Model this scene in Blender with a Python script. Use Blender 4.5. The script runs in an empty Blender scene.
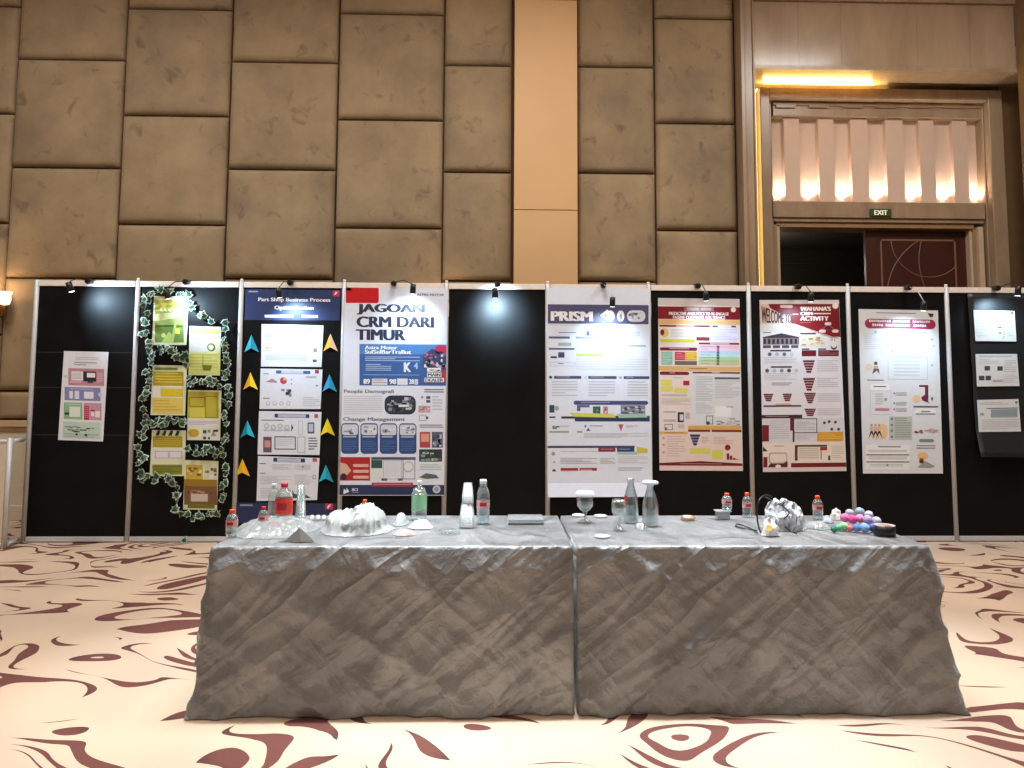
import bpy, bmesh, math, random
from mathutils import Vector, Matrix, noise
random.seed(7)
scene = bpy.context.scene
col = scene.collection
R = math.radians

# ------------------------------------------------------------------ camera
FPX, YAW, PITCH, ROLL, CYPX = 740.0, 0.02532, 0.07785, 0.00434, 327.09
CX, CD, CH = 4.464, 7.256, 1.507
fw = Vector((math.sin(YAW)*math.cos(PITCH), math.cos(YAW)*math.cos(PITCH), math.sin(PITCH)))
r0 = Vector((math.cos(YAW), -math.sin(YAW), 0)); u0 = r0.cross(fw)
rt = r0*math.cos(ROLL)+u0*math.sin(ROLL); up = rt.cross(fw)
CAM = Vector((CX, -CD, CH))
cam = bpy.data.cameras.new('camera'); camo = bpy.data.objects.new('camera', cam); col.objects.link(camo)
cam.sensor_width = 36; cam.sensor_fit = 'HORIZONTAL'; cam.lens = FPX*36/1024
cam.shift_y = (CYPX-384)/1024; cam.clip_start = .05; cam.clip_end = 60
m = Matrix((rt, up, -fw)).transposed().to_4x4(); m.translation = CAM; camo.matrix_world = m
scene.camera = camo

def ray(px, py): return fw + rt*((px-512)/FPX) + up*((CYPX-py)/FPX)
def onY(px, py, Y=0.0):
    d = ray(px, py); return CAM + d*((Y-CAM.y)/d.y)
def onZ(px, py, Z):
    d = ray(px, py); return CAM + d*((Z-CAM.z)/d.z)

# ------------------------------------------------------------------ world, lights, exposure
scene.view_settings.view_transform = 'Standard'; scene.view_settings.look = 'None'
scene.view_settings.gamma = 1; scene.view_settings.use_curve_mapping = False
scene.view_settings.exposure = 0.0
w = bpy.data.worlds.new('world'); scene.world = w; w.use_nodes = True
w.node_tree.nodes['Background'].inputs[0].default_value = (1, .82, .62, 1)
w.node_tree.nodes['Background'].inputs[1].default_value = 0.05
def area(name, loc, size, power, color, target=None, shape='RECTANGLE', sy=None):
    l = bpy.data.lights.new(name, 'AREA'); l.energy = power; l.color = color; l.shape = shape
    l.size = size; l.size_y = sy or size
    o = bpy.data.objects.new(name, l); col.objects.link(o); o.location = loc
    if target is not None: o.rotation_euler = (Vector(target)-Vector(loc)).to_track_quat('-Z', 'Y').to_euler()
    return o
def spot(name, loc, target, power, color, angle=70, blend=1.0, rad=.02):
    l = bpy.data.lights.new(name, 'SPOT'); l.energy = power; l.color = color
    l.spot_size = R(angle); l.spot_blend = blend; l.shadow_soft_size = rad
    o = bpy.data.objects.new(name, l); col.objects.link(o); o.location = loc
    o.rotation_euler = (Vector(target)-Vector(loc)).to_track_quat('-Z', 'Y').to_euler()
    return o
WARM = (1, .80, .56)
for i, (x, y) in enumerate(((0, -2.6), (4.5, -2.6), (9, -2.6), (0, -7), (4.5, -7), (9, -7))):
    area('ceiling_panel_light', (x, y, 6.55), 1.6, 182 if y > -4 else 48, (1, .97, .93) if y > -4 else (1, .93, .86))
for x in (3.5, 4.9, 6.3): spot('table_downlight', (x, -3.0, 6.4), (x, -3.35, .75), 1500, (.84, .93, 1), 32, .8, .12)

# ------------------------------------------------------------------ helpers
def srgb(h):
    h = h.lstrip('#'); c = [int(h[i:i+2], 16)/255 for i in (0, 2, 4)]
    return tuple(((v+.055)/1.055)**2.4 if v > .04045 else v/12.92 for v in c)+(1,)
MATS = {}
def newmat(name):
    mt = bpy.data.materials.new(name); mt.use_nodes = True
    nt = mt.node_tree; b = nt.nodes['Principled BSDF']; return mt, nt, b
def N(nt, t, **kw):
    n = nt.nodes.new(t)
    for k, v in kw.items():
        if k in n.inputs: n.inputs[k].default_value = v
        else: setattr(n, k, v)
    return n
def mat(name, color, rough=.5, metal=0, var=.06, scale=8, bump=0, bscale=60, emit=0, spec=.5):
    """plain surface with a little procedural variation"""
    if name in MATS: return MATS[name]
    mt, nt, b = newmat(name); c = srgb(color) if isinstance(color, str) else color
    tc = N(nt, 'ShaderNodeTexCoord'); nz = N(nt, 'ShaderNodeTexNoise', Scale=scale, Detail=4.0)
    nt.links.new(tc.outputs['Object'], nz.inputs['Vector'])
    rp = N(nt, 'ShaderNodeValToRGB')
    rp.color_ramp.elements[0].position = .3; rp.color_ramp.elements[1].position = .7
    rp.color_ramp.elements[0].color = tuple(max(0, v*(1-var)) for v in c[:3])+(1,)
    rp.color_ramp.elements[1].color = tuple(min(1, v*(1+var)) for v in c[:3])+(1,)
    nt.links.new(nz.outputs['Fac'], rp.inputs['Fac']); nt.links.new(rp.outputs['Color'], b.inputs['Base Color'])
    b.inputs['Roughness'].default_value = rough; b.inputs['Metallic'].default_value = metal
    b.inputs['Specular IOR Level'].default_value = spec
    if bump:
        n2 = N(nt, 'ShaderNodeTexNoise', Scale=bscale, Detail=5.0); nt.links.new(tc.outputs['Object'], n2.inputs['Vector'])
        bp = N(nt, 'ShaderNodeBump', Strength=bump, Distance=.01); nt.links.new(n2.outputs['Fac'], bp.inputs['Height'])
        nt.links.new(bp.outputs['Normal'], b.inputs['Normal'])
    if emit:
        nt.links.new(rp.outputs['Color'], b.inputs['Emission Color']); b.inputs['Emission Strength'].default_value = emit
    MATS[name] = mt; return mt
def ink(h): return mat('ink_'+h.lstrip('#').lower(), h, .45, var=.02, scale=20)
def clear(name, tint='#ffffff', white=.08, refl=.35, rough=.08):
    """thin clear plastic or glass: see-through, with reflections and a little milkiness"""
    if name in MATS: return MATS[name]
    mt, nt, b = newmat(name); nt.nodes.remove(b); out = nt.nodes['Material Output']
    tr = N(nt, 'ShaderNodeBsdfTransparent', Color=srgb(tint)); gl = N(nt, 'ShaderNodeBsdfGlossy', Color=(1, 1, 1, 1), Roughness=rough)
    df = N(nt, 'ShaderNodeBsdfDiffuse', Color=srgb(tint)); lw = N(nt, 'ShaderNodeLayerWeight', Blend=.35)
    nz = N(nt, 'ShaderNodeTexNoise', Scale=30.0); bp = N(nt, 'ShaderNodeBump', Strength=.15, Distance=.004)
    nt.links.new(nz.outputs['Fac'], bp.inputs['Height']); nt.links.new(bp.outputs['Normal'], gl.inputs['Normal'])
    m1 = N(nt, 'ShaderNodeMixShader', Fac=white); nt.links.new(tr.outputs[0], m1.inputs[1]); nt.links.new(df.outputs[0], m1.inputs[2])
    mm = N(nt, 'ShaderNodeMath', operation='MULTIPLY'); mm.inputs[1].default_value = refl*1.6
    ad = N(nt, 'ShaderNodeMath', operation='ADD'); ad.inputs[1].default_value = .04; ad.use_clamp = True
    nt.links.new(lw.outputs['Facing'], mm.inputs[0]); nt.links.new(mm.outputs[0], ad.inputs[0])
    m2 = N(nt, 'ShaderNodeMixShader'); nt.links.new(ad.outputs[0], m2.inputs[0]); nt.links.new(m1.outputs[0], m2.inputs[1]); nt.links.new(gl.outputs[0], m2.inputs[2])
    nt.links.new(m2.outputs[0], out.inputs[0]); MATS[name] = mt; return mt

class MB:
    def __init__(s): s.bm = bmesh.new(); s.mats = []
    def mi(s, m):
        if m not in s.mats: s.mats.append(m)
        return s.mats.index(m)
    def face(s, pts, m, smooth=False):
        f = s.bm.faces.new([s.bm.verts.new(p) for p in pts]); f.material_index = s.mi(m); f.smooth = smooth; return f
    def box(s, a, b, m):
        x0, y0, z0 = (min(a[i], b[i]) for i in range(3)); x1, y1, z1 = (max(a[i], b[i]) for i in range(3))
        v = [s.bm.verts.new(p) for p in ((x0, y0, z0), (x1, y0, z0), (x1, y1, z0), (x0, y1, z0), (x0, y0, z1), (x1, y0, z1), (x1, y1, z1), (x0, y1, z1))]
        k = s.mi(m)
        for q in ((0, 3, 2, 1), (4, 5, 6, 7), (0, 1, 5, 4), (1, 2, 6, 5), (2, 3, 7, 6), (3, 0, 4, 7)):
            s.bm.faces.new([v[i] for i in q]).material_index = k
        return s
    def tube(s, pts, r, m, seg=8, caps=True):
        pts = [Vector(p) for p in pts]; k = s.mi(m); prev = None; rings = []
        for i, p in enumerate(pts):
            t = (pts[min(i+1, len(pts)-1)]-pts[max(i-1, 0)]).normalized()
            if prev is None:
                a = t.orthogonal().normalized()
            else:
                a = (prev - t*prev.dot(t)); a = a.normalized() if a.length > 1e-6 else t.orthogonal().normalized()
            prev = a; b = t.cross(a); rr = r[i] if isinstance(r, (list, tuple)) else r
            rings.append([s.bm.verts.new(p+(a*math.cos(2*math.pi*j/seg)+b*math.sin(2*math.pi*j/seg))*rr) for j in range(seg)])
        for q, w2 in zip(rings, rings[1:]):
            for j in range(seg):
                f = s.bm.faces.new((q[j], q[(j+1) % seg], w2[(j+1) % seg], w2[j])); f.material_index = k; f.smooth = True
        if caps:
            s.bm.faces.new(rings[0][::-1]).material_index = k; s.bm.faces.new(rings[-1]).material_index = k
        return s
    def lathe(s, prof, m, c=(0, 0, 0), seg=20, close=False):
        k = s.mi(m); rings = []; c = Vector(c)
        for r, z in prof:
            rings.append([s.bm.verts.new(c+Vector((max(r, 1e-4)*math.cos(2*math.pi*j/seg), max(r, 1e-4)*math.sin(2*math.pi*j/seg), z))) for j in range(seg)])
        for q, w2 in zip(rings, rings[1:]):
            for j in range(seg):
                f = s.bm.faces.new((q[j], q[(j+1) % seg], w2[(j+1) % seg], w2[j])); f.material_index = k; f.smooth = True
        return s
    def build(s, name, parent=None, bevel=0, seg=2, kind=None, loc=None):
        me = bpy.data.meshes.new(name); bmesh.ops.recalc_face_normals(s.bm, faces=s.bm.faces) if not getattr(s, 'keep', False) else None
        s.bm.to_mesh(me); s.bm.free()
        for mt in s.mats: me.materials.append(mt)
        o = bpy.data.objects.new(name, me); col.objects.link(o)
        if loc is not None: o.location = loc
        if parent is not None: o.parent = parent
        if bevel:
            md = o.modifiers.new('bevel', 'BEVEL'); md.width = bevel; md.segments = seg; md.limit_method = 'ANGLE'
        if kind: o['kind'] = kind
        return o
def tag(o, label, cat, group=None, kind=None):
    o['label'] = label; o['category'] = cat
    if group: o['group'] = group
    if kind: o['kind'] = kind
    return o
def empty(name, loc, label, cat, group=None, rz=0):
    o = bpy.data.objects.new(name, None); col.objects.link(o); o.location = loc; o.rotation_euler = (0, 0, rz)
    o.empty_display_size = .1
    return tag(o, label, cat, group)
def rebase(objs, root):
    """meshes were made in world coordinates: hang them under the root standing at the thing's base"""
    inv = Matrix.Translation(-root.location)
    for o in objs:
        o.data.transform(inv); o.parent = root

# ------------------------------------------------------------------ materials
def pad_material():
    mt, nt, b = newmat('suede_wall_padding'); tc = N(nt, 'ShaderNodeTexCoord'); oi = N(nt, 'ShaderNodeObjectInfo')
    sc = N(nt, 'ShaderNodeVectorMath', operation='SCALE'); sc.inputs['Scale'].default_value = 37.0
    cx = N(nt, 'ShaderNodeCombineXYZ'); nt.links.new(oi.outputs['Random'], cx.inputs[0]); nt.links.new(oi.outputs['Random'], cx.inputs[2])
    nt.links.new(cx.outputs[0], sc.inputs[0]); ad = N(nt, 'ShaderNodeVectorMath', operation='ADD')
    nt.links.new(tc.outputs['Object'], ad.inputs[0]); nt.links.new(sc.outputs[0], ad.inputs[1])
    n1 = N(nt, 'ShaderNodeTexNoise', Scale=1.3, Detail=5.0, Roughness=.6); n2 = N(nt, 'ShaderNodeTexNoise', Scale=5.5, Detail=4.0, Distortion=.6); n3 = N(nt, 'ShaderNodeTexNoise', Scale=180.0)
    for n in (n1, n2, n3): nt.links.new(ad.outputs[0], n.inputs['Vector'])
    r1 = N(nt, 'ShaderNodeValToRGB'); e = r1.color_ramp.elements
    e[0].position = .3; e[0].color = srgb('#7f6c53'); e[1].position = .72; e[1].color = srgb('#a9906c')
    nt.links.new(n1.outputs['Fac'], r1.inputs['Fac'])
    r2 = N(nt, 'ShaderNodeValToRGB'); e = r2.color_ramp.elements
    e[0].position = .60; e[0].color = (1, 1, 1, 1); e[1].position = .74; e[1].color = (.62, .60, .60, 1)
    nt.links.new(n2.outputs['Fac'], r2.inputs['Fac'])
    mx = N(nt, 'ShaderNodeMix', data_type='RGBA', blend_type='MULTIPLY'); mx.inputs['Factor'].default_value = 1
    nt.links.new(r1.outputs['Color'], mx.inputs['A']); nt.links.new(r2.outputs['Color'], mx.inputs['B'])
    nt.links.new(mx.outputs['Result'], b.inputs['Base Color']); b.inputs['Roughness'].default_value = .75
    b.inputs['Sheen Weight'].default_value = .15
    bp = N(nt, 'ShaderNodeBump', Strength=.15, Distance=.004); nt.links.new(n3.outputs['Fac'], bp.inputs['Height'])
    bp2 = N(nt, 'ShaderNodeBump', Strength=.25, Distance=.05); nt.links.new(n1.outputs['Fac'], bp2.inputs['Height']); nt.links.new(bp.outputs['Normal'], bp2.inputs['Normal'])
    nt.links.new(bp2.outputs['Normal'], b.inputs['Normal']); return mt
def stone_material(name, c1, c2, rough=.25, vs=1.0):
    mt, nt, b = newmat(name); tc = N(nt, 'ShaderNodeTexCoord'); mp = N(nt, 'ShaderNodeMapping'); mp.inputs['Scale'].default_value = (2.6*vs, 2.6*vs, .7*vs)
    nt.links.new(tc.outputs['Object'], mp.inputs['Vector']); n1 = N(nt, 'ShaderNodeTexNoise', Scale=1.0, Detail=6.0, Roughness=.65, Distortion=.8)
    nt.links.new(mp.outputs[0], n1.inputs['Vector']); r1 = N(nt, 'ShaderNodeValToRGB'); e = r1.color_ramp.elements
    e[0].position = .3; e[0].color = srgb(c1); e[1].position = .68; e[1].color = srgb(c2)
    nt.links.new(n1.outputs['Fac'], r1.inputs['Fac']); nt.links.new(r1.outputs['Color'], b.inputs['Base Color'])
    b.inputs['Roughness'].default_value = rough; return mt
def carpet_material():
    mt, nt, b = newmat('swirl_carpet'); tc = N(nt, 'ShaderNodeTexCoord')
    nA = N(nt, 'ShaderNodeTexNoise', Scale=.9, Detail=1.0, Distortion=.6)
    mp = N(nt, 'ShaderNodeMapping'); mp.inputs['Scale'].default_value = (1.25, 1.9, 1); nt.links.new(tc.outputs['Object'], mp.inputs['Vector'])
    nt.links.new(mp.outputs[0], nA.inputs['Vector'])
    mul = N(nt, 'ShaderNodeMath', operation='MULTIPLY'); mul.inputs[1].default_value = 9.0; nt.links.new(nA.outputs['Fac'], mul.inputs[0])
    fr = N(nt, 'ShaderNodeMath', operation='FRACT'); nt.links.new(mul.outputs[0], fr.inputs[0])
    sb = N(nt, 'ShaderNodeMath', operation='SUBTRACT'); sb.inputs[1].default_value = .5; nt.links.new(fr.outputs[0], sb.inputs[0])
    ab = N(nt, 'ShaderNodeMath', operation='ABSOLUTE'); nt.links.new(sb.outputs[0], ab.inputs[0])
    nB = N(nt, 'ShaderNodeTexNoise', Scale=2.6, Detail=0.0); nt.links.new(tc.outputs['Object'], nB.inputs['Vector'])
    wr = N(nt, 'ShaderNodeMapRange'); wr.inputs['From Min'].default_value = .42; wr.inputs['From Max'].default_value = .68; wr.inputs['To Min'].default_value = 0; wr.inputs['To Max'].default_value = .26
    nt.links.new(nB.outputs['Fac'], wr.inputs['Value'])
    lt = N(nt, 'ShaderNodeMath', operation='LESS_THAN'); nt.links.new(ab.outputs[0], lt.inputs[0]); nt.links.new(wr.outputs[0], lt.inputs[1])
    nC = N(nt, 'ShaderNodeTexNoise', Scale=.7, Detail=2.0); nt.links.new(tc.outputs['Object'], nC.inputs['Vector'])
    rc = N(nt, 'ShaderNodeValToRGB'); e = rc.color_ramp.elements; e[0].position = .38; e[0].color = srgb('#c6b09c'); e[1].position = .62; e[1].color = srgb('#dac0a6')
    nt.links.new(nC.outputs['Fac'], rc.inputs['Fac'])
    rd = N(nt, 'ShaderNodeValToRGB'); e = rd.color_ramp.elements; e[0].color = srgb('#4c2b28'); e[1].color = srgb('#6e4039'); e[0].position = .4; e[1].position = .6
    nt.links.new(nB.outputs['Fac'], rd.inputs['Fac'])
    mx = N(nt, 'ShaderNodeMix', data_type='RGBA'); nt.links.new(lt.outputs[0], mx.inputs['Factor']); nt.links.new(rc.outputs[0], mx.inputs['A']); nt.links.new(rd.outputs[0], mx.inputs['B'])
    nt.links.new(mx.outputs['Result'], b.inputs['Base Color']); b.inputs['Roughness'].default_value = .95
    nz = N(nt, 'ShaderNodeTexNoise', Scale=220.0); nt.links.new(tc.outputs['Object'], nz.inputs['Vector'])
    bp = N(nt, 'ShaderNodeBump', Strength=.4, Distance=.005); nt.links.new(nz.outputs['Fac'], bp.inputs['Height']); nt.links.new(bp.outputs['Normal'], b.inputs['Normal'])
    return mt
def satin_material():
    mt, nt, b = newmat('taupe_satin_cloth'); tc = N(nt, 'ShaderNodeTexCoord')
    n1 = N(nt, 'ShaderNodeTexNoise', Scale=3.0, Detail=5.0, Distortion=1.2); n2 = N(nt, 'ShaderNodeTexNoise', Scale=22.0, Detail=5.0, Distortion=2.0)
    for n in (n1, n2): nt.links.new(tc.outputs['Object'], n.inputs['Vector'])
    r1 = N(nt, 'ShaderNodeValToRGB'); e = r1.color_ramp.elements; e[0].position = .35; e[0].color = srgb('#7d7f81'); e[1].position = .65; e[1].color = srgb('#9a9c9e')
    nt.links.new(n1.outputs['Fac'], r1.inputs['Fac']); nt.links.new(r1.outputs['Color'], b.inputs['Base Color'])
    b.inputs['Roughness'].default_value = .34; b.inputs['Metallic'].default_value = .1
    b.inputs['Sheen Weight'].default_value = 1.0; b.inputs['Sheen Roughness'].default_value = .3; b.inputs['Sheen Tint'].default_value = (.9, .95, 1, 1)
    bp = N(nt, 'ShaderNodeBump', Strength=.45, Distance=.012); nt.links.new(n2.outputs['Fac'], bp.inputs['Height'])
    prev = bp
    for rot, sc, st, ds in ((.62, (.8, .8, 3.4), .5, .035), (-.9, (1.1, 1.1, 4.6), .3, .014), (.25, (2.0, 2.0, 8), .2, .006)):   # long diagonal creases
        mr = N(nt, 'ShaderNodeMapping'); mr.inputs['Rotation'].default_value = (0, rot, 0); mp = N(nt, 'ShaderNodeMapping'); mp.inputs['Scale'].default_value = sc
        nt.links.new(tc.outputs['Object'], mr.inputs['Vector']); nt.links.new(mr.outputs[0], mp.inputs['Vector']); nn = N(nt, 'ShaderNodeTexNoise', Scale=1.3, Detail=2.0, Distortion=.7)
        nt.links.new(mp.outputs[0], nn.inputs['Vector']); sb = N(nt, 'ShaderNodeMath', operation='SUBTRACT'); sb.inputs[1].default_value = .5
        ab = N(nt, 'ShaderNodeMath', operation='ABSOLUTE'); nt.links.new(nn.outputs['Fac'], sb.inputs[0]); nt.links.new(sb.outputs[0], ab.inputs[0])
        pw = N(nt, 'ShaderNodeMapRange'); pw.inputs['From Max'].default_value = .14; pw.inputs['To Min'].default_value = 1; pw.inputs['To Max'].default_value = 0
        nt.links.new(ab.outputs[0], pw.inputs['Value']); b2 = N(nt, 'ShaderNodeBump', Strength=st, Distance=ds)
        nt.links.new(pw.outputs[0], b2.inputs['Height']); nt.links.new(prev.outputs['Normal'], b2.inputs['Normal']); prev = b2
    nt.links.new(prev.outputs['Normal'], b.inputs['Normal'])
    return mt
def board_material():
    mt, nt, b = newmat('black_board_laminate'); tc = N(nt, 'ShaderNodeTexCoord')
    n = N(nt, 'ShaderNodeTexNoise', Scale=3.0, Detail=5.0); nt.links.new(tc.outputs['Object'], n.inputs['Vector'])
    r1 = N(nt, 'ShaderNodeValToRGB'); e = r1.color_ramp.elements; e[0].position = .35; e[0].color = srgb('#0e0f10'); e[1].position = .7; e[1].color = srgb('#141516')
    nt.links.new(n.outputs['Fac'], r1.inputs['Fac']); nt.links.new(r1.outputs['Color'], b.inputs['Base Color'])
    mr = N(nt, 'ShaderNodeMapRange'); mr.inputs['To Min'].default_value = .42; mr.inputs['To Max'].default_value = .6; nt.links.new(n.outputs['Fac'], mr.inputs['Value'])
    nt.links.new(mr.outputs[0], b.inputs['Roughness']); b.inputs['Specular IOR Level'].default_value = .12
    return mt
M_PAD = pad_material(); M_CARPET = carpet_material(); M_SATIN = satin_material(); M_BOARD = board_material()
M_STONE = stone_material('travertine_lintel', '#977f66', '#b0967a', .2)
M_FRAME = stone_material('stone_architrave', '#92795f', '#ab9378', .3, 1.6)
M_GAP = mat('dark_recess_brown', '#4a331d', .9)
M_PIL = mat('peach_pilaster_panel', '#d8ac78', .55, var=.03, scale=2)
M_ALU = mat('brushed_aluminium', '#cdd0d4', .42, .12, var=.04, scale=30)
M_ALUW = mat('pale_aluminium_rail', '#ece2d8', .4, .0, var=.04, scale=20)
M_BLK = mat('black_plastic', '#141416', .4)
M_WAIN = mat('cream_wainscot_paint', '#d8cbb4', .55, var=.03)
M_CREAM = mat('cream_chair_rail', '#cdb08a', .5)
M_CEIL = mat('off_white_ceiling', '#d8c8ae', .9)
M_SIDE = mat('beige_wall_covering', '#a48a6a', .8)

# ------------------------------------------------------------------ the room
YW = 1.10          # front of the wall padding
YB = 1.20          # wall plane behind it
XR = onY(740, 200, YW).x      # the padding ends, the stone begins
XD0 = onY(754, 200, YW).x     # left edge of the doorway recess
XD1 = onY(1013, 130, YW).x    # right wall
b = MB(); b.box((-5, -13, -.1), (XD1+.15, 4.6, 0), M_CARPET); o = b.build('floor', kind='structure')
b = MB(); b.box((-5, -13, 6.7), (XD1+.15, 4.6, 6.8), M_CEIL); b.build('ceiling', kind='structure')
b = MB(); b.box((-5.15, -13, 0), (-5, YB, 6.7), M_SIDE); b.build('wall_left', kind='structure')
b = MB(); b.box((-5, -13.15, 0), (XD1, -13, 6.7), M_SIDE); b.build('wall_front', kind='structure')
b = MB(); b.box((XD1, -13, 0), (XD1+.15, YW-.12, 6.7), mat('brown_side_wall', '#7c5f40', .5)); b.build('wall_right', kind='structure')
b = MB(); b.box((-5, YB, 0), (XR, YB+.2, 6.7), M_GAP); wall = b.build('wall_back', kind='structure')

# padded squares: columns between vertical seams, rows between horizontal seams (pixel -> wall plane)
def WX(px, py=170): return onY(px, py, YW).x
def WZ(px, py): return onY(px, py, YW).z
ROW = WZ(60, 58.5)-WZ(60, 167.5)
seams = [(-100.5, 7, 221, 8), (7, 117, 277, 1), (117, 225, 223, 2), (225, 334.5, 278, 3), (334.5, 442.5, 226.5, 4), (442.5, 512, 280, 5), (578, 657, 280.5, 6), (657, 739, 229, 7)]
def pad(x0, x1, z0, z1, k):
    bm = bmesh.new(); g = .010; nx = nz = 14
    x0 += g; x1 -= g; z0 += g; z1 -= g; vs = []
    for i in range(nx+1):
        rowv = []
        for j in range(nz+1):
            u = i/nx; v = j/nz
            # concentrate verts near the edges for the rolled upholstery edge
            uu = .5-.5*math.cos(math.pi*u); vv = .5-.5*math.cos(math.pi*v)
            x = x0+(x1-x0)*uu; z = z0+(z1-z0)*vv
            d = min(x-x0, x1-x, z-z0, z1-z)
            prof = 1-max(0, 1-d/.035)**2.5
            y = YB-.001-(.06*prof+.008*math.sin(math.pi*uu)*math.sin(math.pi*vv)) - .008*noise.noise(Vector((x*1.5+k*3, z*1.5, k)))*prof
            wob = .006*noise.noise(Vector((z*3, k*7.1, 0))) if 0 < d < .3 else 0
            rowv.append(bm.verts.new((x+wob, y, z)))
        vs.append(rowv)
    for i in range(nx):
        for j in range(nz):
            f = bm.faces.new((vs[i][j], vs[i+1][j], vs[i+1][j+1], vs[i][j+1])); f.smooth = True
    me = bpy.data.meshes.new('padded_panel'); bm.to_mesh(me); bm.free(); me.materials.append(M_PAD)
    o = bpy.data.objects.new('padded_panel', me); col.objects.link(o); o.parent = wall
    return o
k = 0
cols = []
for (a, c, ys, kk) in seams:
    cols.append((WX(a), WX(c), WZ((a+c)/2, ys)))
w0 = cols[1][1]-cols[1][0]
for q in range(2, 5):
    cols.append((cols[0][0]-w0*(q-1), cols[0][0]-w0*(q-2), WZ(60, 277) if q % 2 == 0 else cols[0][2]))
for (x0, x1, zs) in cols:
    z = zs
    while z-ROW > 1.10: z -= ROW
    if z-1.10 > .05: pad(x0, x1, 1.10, z, k); k += 1
    while z < 6.68:
        pad(x0, x1, z, min(z+ROW, 6.69), k); k += 1; z += ROW
# wainscot under the padding with chair rail, framed panels and skirting
b = MB(); b.box((-5, YB-.05, 0), (XR, YB, 1.02), M_WAIN)
b.box((-5, YB-.10, 1.02), (XR, YB, 1.09), M_CREAM); b.box((-5, YB-.075, .98), (XR, YB, 1.02), M_CREAM)
b.box((-5, YB-.07, 0), (XR, YB, .16), M_WAIN)
x = -4.8
while x < XR-.9:
    for a, c, d, e in ((x, .34, x+.66, .37), (x, .87, x+.66, .90), (x, .34, x+.03, .90), (x+.63, .34, x+.66, .90)):
        b.box((a, YB-.075, c), (d, YB-.05, e), M_WAIN)
    x += .82
b.build('trim_wainscot', bevel=.006, kind='structure')
# pilaster between the padded fields
px0, px1 = WX(514), WX(576.5)
b = MB(); zj = [0.0, WZ(545, 212), WZ(545, 4), 6.69]
for a, c in zip(zj, zj[1:]): b.box((px0, YW-.10, a+.004), (px1, YB, c-.004), M_PIL)
b.box((px0+.01, YW-.02, 0), (px1-.01, YB, 6.69), M_GAP)
tag(b.build('trim_pilaster', bevel=.004, kind='structure'), 'peach flat pilaster between the two padded wall fields', 'pilaster', kind='structure')
# stone door surround
YA = YW+.30; ZL = onY(870, 69, YW-.10).z; ZC = onY(870, 3, YW-.1).z
b = MB(); b.box((XR, YW-.13, 0), (XR+.045, YB+.5, 6.69), M_FRAME); b.box((XR+.045, YW-.10, 0), (XD0-.02, YB+.5, 6.69), M_FRAME); b.box((XD0-.02, YW-.12, 0), (XD0, YB+.3, 6.69), M_FRAME)
b.build('trim_stone_jamb', bevel=.006, kind='structure')
b = MB()
xs = [XD0, onY(795, 40, YW).x, onY(837, 40, YW).x, onY(912, 40, YW).x, onY(964, 40, YW).x, XD1]
for a, c in zip(xs, xs[1:]): b.box((a+.001, YW-.10, ZL), (c-.001, YA+.28, ZC), M_STONE)
b.box((XD0, YW-.085, ZL+.02), (XD1, YA+.27, ZC-.02), M_STONE)
b.box((XD0, YW-.14, ZC), (XD1, YW+.5, ZC+.12), M_FRAME); b.box((XD0, YW-.1, ZC+.12), (XD1, YW+.5, 6.69), M_STONE)
b.box((XD0, YW-.12, ZL-.02), (XD1, YW-.06, ZL+.02), M_FRAME); b.box((XD1-.001, YW-.10, ZL+.001), (XD1+1.2, YA+.4, ZL+.3), M_FRAME)
b.build('wall_lintel', kind='structure')
YA = YW+.30        # architrave plane
def P(px, py, Y): return onY(px, py, Y)
def bx(mb, x0, y0, x1, y1, Yf, Yb, m):
    a = P(x0, (y0+y1)/2, Yf); c = P(x1, (y0+y1)/2, Yf); t = P((x0+x1)/2, y0, Yf); d = P((x0+x1)/2, y1, Yf)
    mb.box((a.x, Yf, d.z), (c.x, Yb, t.z), m)
xa0, xa1 = P(762, 180, YA).x, P(1006, 180, YA).x
za = P(880, 88.5, YA).z
b = MB()   # architrave: outer band, inner stepped band, open in the middle
xb0, xb1 = P(771.5, 180, YA).x, P(992, 180, YA).x; zb = P(880, 99, YA).z
b.box((xa0, YA, 0), (xb0, YA+.5, za), M_FRAME); b.box((xb1, YA, 0), (xa1, YA+.5, za), M_FRAME); b.box((xb0, YA, zb), (xb1, YA+.5, za), M_FRAME)
b.box((xa1, YA+.05, 0), (XD1+1.2, YA+.5, ZL+.1), mat('brown_side_wall', '#7c5f40', .5))
xc0, xc1 = P(773, 180, YA+.1).x, P(985, 180, YA+.1).x
b.box((xb0, YA+.10, 0), (xc0, YA+.5, zb), M_FRAME); b.box((xc1, YA+.10, 0), (xb1, YA+.5, zb), M_FRAME)
b.build('trim_architrave', bevel=.012, kind='structure')
# back of the recess behind the architrave: keeps the cove closed
b = MB(); b.box((XD0-.02, YA+.32, 0), (xa0, YA+.4, ZL), M_FRAME); b.box((XD0, YA+.2, za-.1), (XD1+1.2, YA+.4, ZL+.02), M_FRAME); b.build('wall_cove', kind='structure')
YT = YA+.14
b = MB(); bx(b, 773, 102, 985, 117, YT-.02, YT+.3, M_FRAME)
for i in range(7):      # shallow scalloped shade above each fluted bay
    c = 786+33.2*i; bx(b, c-10, 103, c+10, 107.5, YT-.045, YT-.035, M_FRAME)
bx(b, 773, 103.5, 985, 106, YT-.04, YT-.02, M_FRAME); b.build('trim_head_rail', bevel=.006, kind='structure')
b = MB(); bx(b, 773, 202, 985, 218, YT-.06, YT+.3, M_FRAME); bx(b, 774, 218, 984, 222.5, YT-.03, YT+.3, M_FRAME); bx(b, 776, 222.5, 974, 228, YT, YT+.3, mat('warm_brown_door_lining', '#9c7a55', .4))
b.build('trim_transom', bevel=.006, kind='structure')
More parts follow.
